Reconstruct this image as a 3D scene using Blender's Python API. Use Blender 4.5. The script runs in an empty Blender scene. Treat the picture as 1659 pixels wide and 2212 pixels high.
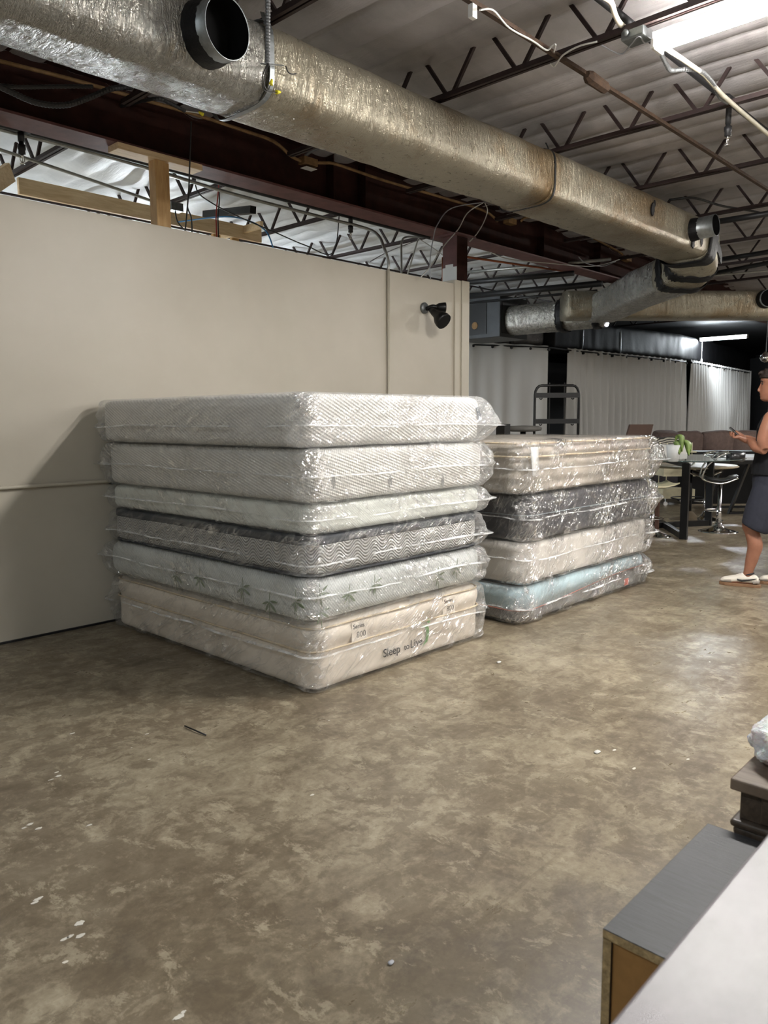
import bpy, bmesh, math, random
from mathutils import Vector, Matrix, noise
PI = math.pi
random.seed(7)
sc = bpy.context.scene
COL = sc.collection
# ------------------------------------------------------------------ camera
W, H = 1659.0, 2212.0
CX, CY, F = W/2, H/2, 1664.1
RM = Matrix(((0.6859963, -0.0915240, 0.7218258), (-0.7275810, -0.0782257, 0.6815472), (-0.0059126, -0.9927256, -0.1202537)))
EYE = Vector((0, 0, 1.43))
def P(px, py, x=None, y=None, z=None):
    """the point of the place on the plane x=, y= or z= that the photograph shows at a pixel"""
    r = RM @ Vector((px-CX, py-CY, F))
    if z is not None: t = (z-EYE.z)/r.z
    elif y is not None: t = y/r.y
    else: t = x/r.x
    return EYE + r*t
cam = bpy.data.cameras.new('camera'); co = bpy.data.objects.new('camera', cam); COL.objects.link(co)
cam.sensor_fit = 'HORIZONTAL'; cam.sensor_width = 36; cam.lens = 36*F/W; cam.clip_start = .02; cam.clip_end = 100
rt = RM @ Vector((1, 0, 0)); up = RM @ Vector((0, -1, 0)); bk = RM @ Vector((0, 0, -1))
co.matrix_world = Matrix(((rt.x, up.x, bk.x, EYE.x), (rt.y, up.y, bk.y, EYE.y), (rt.z, up.z, bk.z, EYE.z), (0, 0, 0, 1)))
cam.dof.use_dof = True; cam.dof.focus_distance = 4.6; cam.dof.aperture_fstop = 9.0
sc.camera = co
sc.cycles.max_bounces = 8
# ------------------------------------------------------------------ world, exposure
wd = bpy.data.worlds.new('world'); sc.world = wd; wd.use_nodes = True
wd.node_tree.nodes['Background'].inputs[0].default_value = (.8, .85, 1, 1)
wd.node_tree.nodes['Background'].inputs[1].default_value = .05
vs = sc.view_settings
vs.view_transform = 'Standard'; vs.look = 'None'; vs.gamma = 1; vs.use_curve_mapping = False; vs.exposure = 3.2
WARM = (1, .97, .92); COOL = (.86, .94, 1.0)
LAMPS = [  # x, y0, y1, z, colour, strength   (four-foot LED fixtures under the joists)
    (4.24, .75, 1.97, 3.42, WARM, 42), (4.24, -3.2, -1.98, 3.42, WARM, 40), (-1.4, -4.0, -2.8, 3.42, COOL, 17), (-1.4, .6, 1.8, 3.42, COOL, 14), (7.1, -3.2, -1.98, 3.42, WARM, 34),
    (9.8, -1.3, -.1, 3.42, WARM, 34), (12.7, -4.2, -3.0, 3.42, WARM, 20), (15.4, .3, 1.5, 3.42, WARM, 70), (20.6, 6.87, 8.06, 3.42, COOL, 34)]  # all but the first and last are unseen, added to light hall and curtains
ADDED_BACKLAMPS = [(1.6, 7.6, 8.8, 2.5, COOL, 28), (5.6, 8.6, 9.8, 2.5, COOL, 60), (4.0, 11, 12.2, 2.5, COOL, 30)]  # added lamps, hung low out of sight to brighten the roof behind the wall
# ------------------------------------------------------------------ helpers
def S(r, g, b):
    f = lambda c: ((c/255+.055)/1.055)**2.4 if c > 10 else c/255/12.92
    return (f(r), f(g), f(b), 1)
WL = {}
def tag(o, label=None, cat=None, group=None, kind=None):
    if label: o['label'] = label
    if cat: o['category'] = cat
    if group: o['group'] = group
    if kind: o['kind'] = kind
    return o
def thing(name, label, cat, loc=(0, 0, 0), group=None):
    o = bpy.data.objects.new(name, None); COL.objects.link(o); o.location = loc; o.empty_display_size = .1
    WL[o.name] = Vector(loc); return tag(o, label, cat, group)
def obj(name, bm, mat, parent=None, smooth=False, label=None, cat=None, group=None, kind=None, origin=None, bevel=0, seg=2):
    me = bpy.data.meshes.new(name)
    if parent is not None: off = WL[parent.name]
    elif origin is not None: off = Vector(origin)
    else:
        vs_ = [v.co for v in bm.verts]
        off = Vector(((min(v.x for v in vs_)+max(v.x for v in vs_))/2, (min(v.y for v in vs_)+max(v.y for v in vs_))/2, min(v.z for v in vs_))) if vs_ else Vector()
    for v in bm.verts: v.co -= off
    bm.to_mesh(me); bm.free()
    for m in (mat if isinstance(mat, (list, tuple)) else [mat]): me.materials.append(m)
    if smooth: me.polygons.foreach_set('use_smooth', [True]*len(me.polygons))
    o = bpy.data.objects.new(name, me); COL.objects.link(o)
    if parent is not None: o.parent = parent; WL[o.name] = WL[parent.name].copy()
    else: o.location = off; WL[o.name] = off.copy()
    if bevel:
        b = o.modifiers.new('bevel', 'BEVEL'); b.width = bevel; b.segments = seg; b.limit_method = 'ANGLE'
    return tag(o, label, cat, group, kind)
def B(): return bmesh.new()
def box(bm, a, b, mi=0, rot=None, piv=None):
    x0, y0, z0 = a; x1, y1, z1 = b
    vs_ = [bm.verts.new((x, y, z)) for x in (x0, x1) for y in (y0, y1) for z in (z0, z1)]
    fs = []
    for q in ((0, 1, 3, 2), (4, 6, 7, 5), (0, 4, 5, 1), (2, 3, 7, 6), (0, 2, 6, 4), (1, 5, 7, 3)):
        f = bm.faces.new([vs_[i] for i in q]); f.material_index = mi; fs.append(f)
    if rot is not None:
        pv = Vector(piv); M = Matrix.Rotation(rot, 3, 'Z')
        for v in vs_: v.co = M @ (v.co-pv)+pv
    bmesh.ops.recalc_face_normals(bm, faces=fs)
    return vs_
def frame(d):
    d = d.normalized(); a = Vector((0, 0, 1)) if abs(d.z) < .9 else Vector((1, 0, 0))
    u = d.cross(a).normalized(); return u, u.cross(d).normalized()
def bar(bm, a, b, w, h=None, mi=0):
    """rectangular bar from a to b"""
    a = Vector(a); b = Vector(b); h = h or w; u, v = frame(b-a); vs_ = []
    for c in (a, b):
        for s, t in ((-1, -1), (1, -1), (1, 1), (-1, 1)): vs_.append(bm.verts.new(c+u*s*w/2+v*t*h/2))
    fs = [bm.faces.new([vs_[i] for i in q]) for q in ((0, 1, 2, 3), (7, 6, 5, 4), (0, 4, 5, 1), (1, 5, 6, 2), (2, 6, 7, 3), (3, 7, 4, 0))]
    for f in fs: f.material_index = mi
    bmesh.ops.recalc_face_normals(bm, faces=fs)
def loft(bm, rings, cap=True, mi=0, closed=False):
    R_ = [[bm.verts.new(p) for p in r] for r in rings]; n = len(R_[0]); fs = []
    m = len(R_)
    for i in range(m if closed else m-1):
        A = R_[i]; C = R_[(i+1) % m]
        for j in range(n): fs.append(bm.faces.new((A[j], A[(j+1) % n], C[(j+1) % n], C[j])))
    if cap and not closed:
        fs.append(bm.faces.new(R_[0][::-1])); fs.append(bm.faces.new(R_[-1]))
    for f in fs: f.material_index = mi
    bmesh.ops.recalc_face_normals(bm, faces=fs)
    return R_
def catmull(pts, k=6):
    pts = [Vector(p) for p in pts]; out = []
    for i in range(len(pts)-1):
        p0 = pts[max(i-1, 0)]; p1 = pts[i]; p2 = pts[i+1]; p3 = pts[min(i+2, len(pts)-1)]
        for j in range(k):
            t = j/k; out.append(.5*((2*p1)+(p2-p0)*t+(2*p0-5*p1+4*p2-p3)*t*t+(3*p1-p0-3*p2+p3)*t**3))
    out.append(pts[-1]); return out
def tube(bm, pts, r, n=10, mi=0, sm=0, ring=None):
    pts = catmull(pts, sm) if sm else [Vector(p) for p in pts]
    rings = []; u = None
    for i, p in enumerate(pts):
        d = (pts[min(i+1, len(pts)-1)]-pts[max(i-1, 0)]).normalized()
        if u is None: u, v = frame(d)
        else:
            u = (u-d*u.dot(d)).normalized(); v = u.cross(d)
        rr = r(i/(len(pts)-1)) if callable(r) else r
        if ring: rr *= ring(i)
        rings.append([p+u*math.cos(2*PI*j/n)*rr+v*math.sin(2*PI*j/n)*rr for j in range(n)])
    loft(bm, rings, True, mi)
def lathe(bm, c, prof, n=32, axis=(0, 0, 1), mi=0, cap=True):
    c = Vector(c); ax = Vector(axis).normalized(); u, v = frame(ax)
    loft(bm, [[c+ax*z+u*math.cos(2*PI*j/n)*max(r, 1e-4)+v*math.sin(2*PI*j/n)*max(r, 1e-4) for j in range(n)] for r, z in prof], cap, mi)
def N(x, y=0, z=0): return noise.noise(Vector((x, y, z)))
# ------------------------------------------------------------------ materials
def nmat(name):
    m = bpy.data.materials.new(name); m.use_nodes = True; nt = m.node_tree
    return m, nt, nt.nodes['Principled BSDF'], nt.nodes['Material Output']
def nd(nt, t, **kw):
    n = nt.nodes.new(t)
    for k, v in kw.items():
        if k.startswith('i_'):
            key = k[2:]; n.inputs[int(key) if key.isdigit() else key.replace('_', ' ')].default_value = v
        else: setattr(n, k, v)
    return n
def lk(nt, a, b): nt.links.new(a, b)
def ramp(nt, fac, stops):
    r = nd(nt, 'ShaderNodeValToRGB'); e = r.color_ramp.elements
    while len(e) < len(stops): e.new(.5)
    for el, (p, c) in zip(e, stops): el.position = p; el.color = c if len(c) == 4 else (*c, 1)
    lk(nt, fac, r.inputs[0]); return r.outputs[0]
def coords(nt, scale=(1, 1, 1), rot=(0, 0, 0), kind='Object'):
    tc = nd(nt, 'ShaderNodeTexCoord'); mp = nd(nt, 'ShaderNodeMapping'); mp.inputs['Scale'].default_value = scale; mp.inputs['Rotation'].default_value = rot
    lk(nt, tc.outputs[kind], mp.inputs[0]); return mp.outputs[0]
def tnoise(nt, vec, scale, detail=6, rough=.6, dist=0):
    n = nd(nt, 'ShaderNodeTexNoise'); n.inputs['Scale'].default_value = scale; n.inputs['Detail'].default_value = detail
    n.inputs['Roughness'].default_value = rough; n.inputs['Distortion'].default_value = dist; lk(nt, vec, n.inputs['Vector']); return n.outputs['Fac']
def math_(nt, op, a, b=None, c=None):
    n = nd(nt, 'ShaderNodeMath', operation=op)
    for i, v in enumerate((a, b, c)):
        if v is None: continue
        if isinstance(v, (int, float)): n.inputs[i].default_value = v
        else: lk(nt, v, n.inputs[i])
    return n.outputs[0]
def bump(nt, h, strength=.3, dist=.01, nrm=None):
    b = nd(nt, 'ShaderNodeBump'); b.inputs['Strength'].default_value = strength; b.inputs['Distance'].default_value = dist; lk(nt, h, b.inputs['Height'])
    if nrm: lk(nt, nrm, b.inputs['Normal'])
    return b.outputs[0]
def mixc(nt, f, a, b):
    n = nd(nt, 'ShaderNodeMix', data_type='RGBA')
    for s, v in ((n.inputs[0], f), (n.inputs[6], a), (n.inputs[7], b)):
        if isinstance(v, (int, float, tuple)): s.default_value = v
        else: lk(nt, v, s)
    return n.outputs[2]
def simple(name, col, rough=.5, metal=0, spec=.5, nscale=0, namt=.15, bmp=0, bscale=60, stretch=(1, 1, 1)):
    m, nt, p, o = nmat(name)
    p.inputs['Roughness'].default_value = rough; p.inputs['Metallic'].default_value = metal; p.inputs['Specular IOR Level'].default_value = spec
    v = coords(nt, stretch); f = tnoise(nt, v, nscale or 8)
    dk = tuple(c*(1-namt) for c in col[:3])+(1,); lt = tuple(min(1, c*(1+namt)) for c in col[:3])+(1,)
    lk(nt, ramp(nt, f, [(.3, dk), (.7, lt)]), p.inputs['Base Color'])
    if bmp: lk(nt, bump(nt, tnoise(nt, v, bscale), bmp, .005), p.inputs['Normal'])
    return m
def emit(name, col, s):
    m, nt, p, o = nmat(name); p.inputs['Base Color'].default_value = (1, 1, 1, 1)
    p.inputs['Emission Color'].default_value = (*col, 1); p.inputs['Emission Strength'].default_value = s; return m
def floor_mat():
    m, nt, p, o = nmat('polished_concrete'); v = coords(nt)
    big = tnoise(nt, v, .9, 5, .6, .4); mid = tnoise(nt, v, 4.5, 9, .68, .6); fine = tnoise(nt, v, 34, 8, .75, .3)
    vs_ = coords(nt, (1.0, 5.0, 1), (0, 0, .65)); sm = tnoise(nt, vs_, 3.0, 8, .7, .5)
    mx = math_(nt, 'ADD', math_(nt, 'MULTIPLY', big, .24), math_(nt, 'MULTIPLY', mid, .42)); mx = math_(nt, 'ADD', mx, math_(nt, 'MULTIPLY', fine, .22)); mx = math_(nt, 'ADD', mx, math_(nt, 'MULTIPLY', sm, .12))
    c = ramp(nt, mx, [(.38, S(88, 78, 64)), (.455, S(110, 99, 82)), (.51, S(130, 119, 100)), (.60, S(158, 148, 128))])
    pt = tnoise(nt, v, 9, 12, .74, .35); pm = tnoise(nt, v, 1.4, 3, .5, .3)
    pf = ramp(nt, math_(nt, 'ADD', math_(nt, 'MULTIPLY', pt, .7), math_(nt, 'MULTIPLY', pm, .3)), [(.485, (0, 0, 0)), (.525, (.55,)*3)]); c = mixc(nt, pf, c, S(86, 74, 58))
    pl_ = ramp(nt, tnoise(nt, coords(nt, (1.6, 1, 1), (0, 0, 1.0)), 6, 12, .78, .3), [(.56, (0, 0, 0)), (.60, (.45,)*3)]); c = mixc(nt, pl_, c, S(170, 160, 138))
    vs3 = coords(nt, (.5, 9, 1), (0, 0, -.12)); scr = ramp(nt, tnoise(nt, vs3, 1.6, 5, .6, .2), [(.60, (0, 0, 0)), (.66, (.30,)*3)]); c = mixc(nt, scr, c, S(84, 72, 56))
    # worn grey-brown streaks, joints and paint specks
    wv = nd(nt, 'ShaderNodeTexVoronoi', feature='DISTANCE_TO_EDGE'); wv.inputs['Scale'].default_value = .22; lk(nt, v, wv.inputs['Vector'])
    sp = nd(nt, 'ShaderNodeTexVoronoi'); sp.inputs['Scale'].default_value = 3.2
    dv = nd(nt, 'ShaderNodeVectorMath', operation='ADD'); nv = nd(nt, 'ShaderNodeTexNoise'); nv.inputs['Scale'].default_value = 30; lk(nt, v, nv.inputs['Vector'])
    sc_ = nd(nt, 'ShaderNodeVectorMath', operation='SCALE'); sc_.inputs['Scale'].default_value = .06; lk(nt, nv.outputs['Color'], sc_.inputs[0]); lk(nt, v, dv.inputs[0]); lk(nt, sc_.outputs[0], dv.inputs[1]); lk(nt, dv.outputs[0], sp.inputs['Vector'])
    spots = math_(nt, 'MULTIPLY', math_(nt, 'LESS_THAN', sp.outputs['Distance'], .07), math_(nt, 'GREATER_THAN', tnoise(nt, v, 1.6, 3), .60))
    c = mixc(nt, spots, c, S(205, 200, 188))
    sx = nd(nt, 'ShaderNodeSeparateXYZ'); lk(nt, v, sx.inputs[0])
    jt = None
    for ax, pos in ((0, 5.655), (0, -.9)):
        d = math_(nt, 'LESS_THAN', math_(nt, 'ABSOLUTE', math_(nt, 'SUBTRACT', sx.outputs[ax], pos)), .008); jt = d if jt is None else math_(nt, 'MAXIMUM', jt, d)
    c = mixc(nt, math_(nt, 'MULTIPLY', jt, .18), c, S(200, 188, 160))
    lk(nt, c, p.inputs['Base Color'])
    lk(nt, ramp(nt, math_(nt, 'ADD', math_(nt, 'MULTIPLY', mid, .6), math_(nt, 'MULTIPLY', sm, .4)), [(.3, (.5,)*3), (.65, (.24,)*3)]), p.inputs['Roughness'])
    p.inputs['Specular IOR Level'].default_value = .55
    lk(nt, bump(nt, math_(nt, 'ADD', fine, math_(nt, 'MULTIPLY', mid, 1.5)), .10, .006), p.inputs['Normal']); return m
def wall_mat():
    m, nt, p, o = nmat('painted_wall'); v = coords(nt)
    c = ramp(nt, tnoise(nt, v, 1.3, 4), [(.3, S(180, 173, 158)), (.7, S(190, 183, 169))])
    sx = nd(nt, 'ShaderNodeSeparateXYZ'); lk(nt, v, sx.inputs[0])
    sp = nd(nt, 'ShaderNodeTexVoronoi'); sp.inputs['Scale'].default_value = 3; lk(nt, v, sp.inputs['Vector'])
    d = math_(nt, 'MULTIPLY', math_(nt, 'LESS_THAN', sp.outputs['Distance'], .03), math_(nt, 'GREATER_THAN', tnoise(nt, v, 2), .6))
    c = mixc(nt, math_(nt, 'MULTIPLY', d, .45), c, S(120, 110, 96)); lk(nt, c, p.inputs['Base Color'])
    p.inputs['Roughness'].default_value = .42; lk(nt, bump(nt, tnoise(nt, v, 160, 3), .08, .002), p.inputs['Normal']); return m
def liner_mat(name, c1, c2, rough=.38):
    m, nt, p, o = nmat(name); v = coords(nt, (1, 2.2, 1)); f = tnoise(nt, v, 2.2, 6, .6, .5)
    lk(nt, ramp(nt, f, [(.3, c1), (.7, c2)]), p.inputs['Base Color']); p.inputs['Roughness'].default_value = rough; p.inputs['Specular IOR Level'].default_value = .6
    v2 = coords(nt, (6, 1, 1)); h = math_(nt, 'ADD', tnoise(nt, v2, 6, 5, .6, .6), math_(nt, 'MULTIPLY', tnoise(nt, v, 55, 4, .7, 1.2), .35))
    lk(nt, bump(nt, h, .35, .012), p.inputs['Normal']); return m
def foil_mat(name, base=(168, 163, 152), stain=.5, dark=(116, 92, 52), metal=.55, rough=.34, scale=1):
    m, nt, p, o = nmat(name); v = coords(nt, kind='Generated') if False else coords(nt)
    f = tnoise(nt, v, 1.1, 6, .62, .5); f2 = tnoise(nt, v, 14, 6, .75, .8)
    b = S(*base); lt = S(*[min(255, c+22) for c in base])
    c = ramp(nt, f2, [(.3, b), (.7, lt)])
    st = ramp(nt, math_(nt, 'ADD', math_(nt, 'MULTIPLY', f, .75), math_(nt, 'MULTIPLY', f2, .25)), [(.49, (0, 0, 0)), (.60, (stain*.75,)*3), (.72, (stain*1.35,)*3)])
    c = mixc(nt, st, c, S(*dark)); lk(nt, c, p.inputs['Base Color'])
    p.inputs['Metallic'].default_value = metal
    lk(nt, ramp(nt, f2, [(.3, (rough*.8,)*3), (.75, (rough*1.35,)*3)]), p.inputs['Roughness'])
    # scrim threads under the foil plus crinkles
    def lines(ax, per):
        w = nd(nt, 'ShaderNodeTexWave', wave_type='BANDS', bands_direction=ax, wave_profile='SIN'); w.inputs['Scale'].default_value = per; w.inputs['Distortion'].default_value = .6; w.inputs['Detail'].default_value = 2
        lk(nt, v, w.inputs['Vector']); return math_(nt, 'POWER', w.outputs['Fac'], 8)
    g = math_(nt, 'ADD', lines('X', 26), lines('Z', 26)); g = math_(nt, 'ADD', g, math_(nt, 'MULTIPLY', lines('Y', 26), .6))
    cv = coords(nt, (3.2, 1.2, .7), (0, 0, .12)); cr = tnoise(nt, cv, 9, 4, .6, 1.4); rg = math_(nt, 'ABSOLUTE', math_(nt, 'SUBTRACT', cr, .5))
    h = math_(nt, 'ADD', math_(nt, 'MULTIPLY', g, .035), math_(nt, 'ADD', math_(nt, 'MULTIPLY', rg, -2.6), math_(nt, 'MULTIPLY', tnoise(nt, v, 38, 4, .6, 1.0), .40)))
    lk(nt, bump(nt, h, .75, .012), p.inputs['Normal']); return m
def uvz(nt):
    """u along the side of a mattress whichever way it faces, z up"""
    tc = nd(nt, 'ShaderNodeTexCoord'); sx = nd(nt, 'ShaderNodeSeparateXYZ'); lk(nt, tc.outputs['Object'], sx.inputs[0])
    return math_(nt, 'SUBTRACT', sx.outputs[0], sx.outputs[1]), sx.outputs[2], tc.outputs['Object']
def knit_mat(name, base, pattern='diag', amp=.5, freq=62, dk=.8):
    m, nt, p, o = nmat(name); u, z, v = uvz(nt); b = S(*base); d = tuple(c*dk for c in b[:3])+(1,)
    s = lambda a: math_(nt, 'SINE', a)
    if pattern == 'diag':
        a = math_(nt, 'ADD', math_(nt, 'MULTIPLY', u, freq*2.6), math_(nt, 'MULTIPLY', z, freq*5.2)); a = math_(nt, 'ADD', a, math_(nt, 'MULTIPLY', s(math_(nt, 'MULTIPLY', u, freq*9)), .7)); h = math_(nt, 'MULTIPLY_ADD', s(a), .5, .5)
    elif pattern == 'squares':
        a = math_(nt, 'ADD', math_(nt, 'MULTIPLY', u, freq*2.0), math_(nt, 'MULTIPLY', z, freq*6)); e = math_(nt, 'SUBTRACT', math_(nt, 'MULTIPLY', u, freq*7), math_(nt, 'MULTIPLY', z, freq*1.5))
        h = math_(nt, 'MULTIPLY_ADD', math_(nt, 'ADD', s(a), math_(nt, 'MULTIPLY', s(e), .6)), .3, .5)
    elif pattern == 'fine':
        h = math_(nt, 'MULTIPLY_ADD', math_(nt, 'MULTIPLY', s(math_(nt, 'MULTIPLY', u, freq*6)), s(math_(nt, 'MULTIPLY', z, freq*7))), .5, .5)
    elif pattern == 'brick':
        row = math_(nt, 'FLOOR', math_(nt, 'MULTIPLY', z, 95)); sh = math_(nt, 'MULTIPLY', math_(nt, 'MODULO', row, 2), PI)
        h = math_(nt, 'MULTIPLY_ADD', math_(nt, 'MULTIPLY', s(math_(nt, 'ADD', math_(nt, 'MULTIPLY', u, 330), sh)), math_(nt, 'ABSOLUTE', s(math_(nt, 'MULTIPLY', z, 95*PI)))), .5, .5)
    elif pattern == 'waves':
        w = math_(nt, 'MULTIPLY', s(math_(nt, 'MULTIPLY', u, 2*PI/.135)), .021); a = math_(nt, 'MULTIPLY', math_(nt, 'ADD', z, w), 2*PI/.018)
        h = math_(nt, 'MULTIPLY_ADD', s(a), .5, .5); h = math_(nt, 'POWER', h, .6)
    elif pattern == 'plain':
        h = tnoise(nt, v, 9, 4)
    c = mixc(nt, h, d, b); c = mixc(nt, math_(nt, 'MULTIPLY', tnoise(nt, v, 3, 4), .25), c, d); lk(nt, c, p.inputs['Base Color'])
    p.inputs['Roughness'].default_value = .85; p.inputs['Sheen Weight'].default_value = .1
    hh = math_(nt, 'ADD', h, math_(nt, 'MULTIPLY', tnoise(nt, v, 260, 2), .25))
    lk(nt, bump(nt, hh, amp, .006), p.inputs['Normal']); return m
def plastic_mat(name, haze=.10, gl=.22, rot=.5, sc_=1.0, seed=0.0):
    """clear polythene: see-through film, sharp crinkle highlights, milkier where the film bunches up (attribute crumple)"""
    m, nt, p, o = nmat(name); nt.nodes.remove(p)
    tr = nd(nt, 'ShaderNodeBsdfTransparent'); tr.inputs[0].default_value = (.98, .983, .985, 1)
    g = nd(nt, 'ShaderNodeBsdfGlossy'); g.inputs['Color'].default_value = (1, 1, 1, 1); g.inputs['Roughness'].default_value = .10
    df = nd(nt, 'ShaderNodeBsdfDiffuse'); df.inputs[0].default_value = (.88, .89, .90, 1); tl = nd(nt, 'ShaderNodeBsdfTranslucent'); tl.inputs[0].default_value = (.88, .89, .90, 1)
    at = nd(nt, 'ShaderNodeAttribute', attribute_name='crumple'); cu = at.outputs['Fac']
    u, z, v = uvz(nt)
    cb = nd(nt, 'ShaderNodeCombineXYZ'); ca, sa = math.cos(rot), math.sin(rot)
    lk(nt, math_(nt, 'ADD', math_(nt, 'MULTIPLY', u, ca*sc_), math_(nt, 'MULTIPLY', z, sa*sc_)), cb.inputs[0])
    lk(nt, math_(nt, 'MULTIPLY_ADD', math_(nt, 'SUBTRACT', math_(nt, 'MULTIPLY', z, ca), math_(nt, 'MULTIPLY', u, sa)), 4.2*sc_, seed), cb.inputs[1]); cb.inputs[2].default_value = seed
    n1 = tnoise(nt, cb.outputs[0], 3.2, 3, .5, .9); n2 = tnoise(nt, v, 7.5, 3, .5, 1.4); n3 = tnoise(nt, v, 2.7, 2, .5)
    def ridge(n, w): return math_(nt, 'MAXIMUM', math_(nt, 'SUBTRACT', 1.0, math_(nt, 'MULTIPLY', math_(nt, 'ABSOLUTE', math_(nt, 'SUBTRACT', n, .5)), w)), 0.0)
    rid = ridge(n1, 8); rid2 = ridge(n2, 9)
    h = math_(nt, 'ADD', math_(nt, 'MULTIPLY', rid, .9), math_(nt, 'MULTIPLY', math_(nt, 'MULTIPLY', rid2, .6), math_(nt, 'ADD', cu, .35))); nb = bump(nt, h, 1.0, .016)
    lk(nt, nb, g.inputs['Normal'])
    lw = nd(nt, 'ShaderNodeLayerWeight'); lw.inputs[0].default_value = .22; lk(nt, nb, lw.inputs['Normal'])
    msk = ramp(nt, n3, [(.38, (.15,)*3), (.62, (1,)*3)]); msk = math_(nt, 'MINIMUM', math_(nt, 'ADD', msk, math_(nt, 'MULTIPLY', cu, .45)), 1.15)
    e1 = math_(nt, 'POWER', rid, 4); e2 = math_(nt, 'MULTIPLY', math_(nt, 'POWER', rid2, 3), math_(nt, 'ADD', cu, .10))
    fg = math_(nt, 'MULTIPLY', math_(nt, 'ADD', math_(nt, 'MULTIPLY', lw.outputs['Facing'], .30), gl*.40), msk)
    fg = math_(nt, 'ADD', fg, math_(nt, 'MULTIPLY', math_(nt, 'MULTIPLY', math_(nt, 'ADD', e1, e2), msk), gl*1.5)); fg = math_(nt, 'MINIMUM', fg, .85)
    md = nd(nt, 'ShaderNodeMixShader'); md.inputs[0].default_value = .4; lk(nt, df.outputs[0], md.inputs[1]); lk(nt, tl.outputs[0], md.inputs[2])
    hz = math_(nt, 'ADD', math_(nt, 'MULTIPLY', math_(nt, 'MULTIPLY', e1, msk), .30), haze*.6)
    hz = math_(nt, 'ADD', hz, math_(nt, 'MULTIPLY', cu, math_(nt, 'MULTIPLY_ADD', math_(nt, 'POWER', rid2, 2), .35, .03))); hz = math_(nt, 'MINIMUM', hz, .8)
    m1 = nd(nt, 'ShaderNodeMixShader'); lk(nt, hz, m1.inputs[0]); lk(nt, tr.outputs[0], m1.inputs[1]); lk(nt, md.outputs[0], m1.inputs[2])
    m2 = nd(nt, 'ShaderNodeMixShader'); lk(nt, fg, m2.inputs[0]); lk(nt, m1.outputs[0], m2.inputs[1]); lk(nt, g.outputs[0], m2.inputs[2])
    lk(nt, m2.outputs[0], o.inputs[0]); return m
def glass_mat():
    m, nt, p, o = nmat('table_glass'); p.inputs['Base Color'].default_value = (.75, .9, .88, 1); p.inputs['Transmission Weight'].default_value = .9; p.inputs['Roughness'].default_value = .02; return m
def curtain_mat():
    m, nt, p, o = nmat('curtain_fabric'); p.inputs['Base Color'].default_value = S(218, 216, 212); p.inputs['Roughness'].default_value = .8
    tl = nd(nt, 'ShaderNodeBsdfTranslucent'); tl.inputs[0].default_value = S(218, 216, 212); mx = nd(nt, 'ShaderNodeMixShader'); mx.inputs[0].default_value = .35
    v = coords(nt, (1, 1, .2)); lk(nt, bump(nt, tnoise(nt, v, 30, 3), .15, .004), p.inputs['Normal'])
    lk(nt, p.outputs[0], mx.inputs[1]); lk(nt, tl.outputs[0], mx.inputs[2]); lk(nt, mx.outputs[0], o.inputs[0]); return m
def wood_mat(name, c1, c2, stretch=(1, 14, 14), rough=.5, scale=3, bmp=.08):
    m, nt, p, o = nmat(name); v = coords(nt, stretch); f = tnoise(nt, v, scale, 7, .65, .8)
    lk(nt, ramp(nt, f, [(.32, c1), (.68, c2)]), p.inputs['Base Color']); p.inputs['Roughness'].default_value = rough; lk(nt, bump(nt, f, bmp, .004), p.inputs['Normal']); return m
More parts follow.
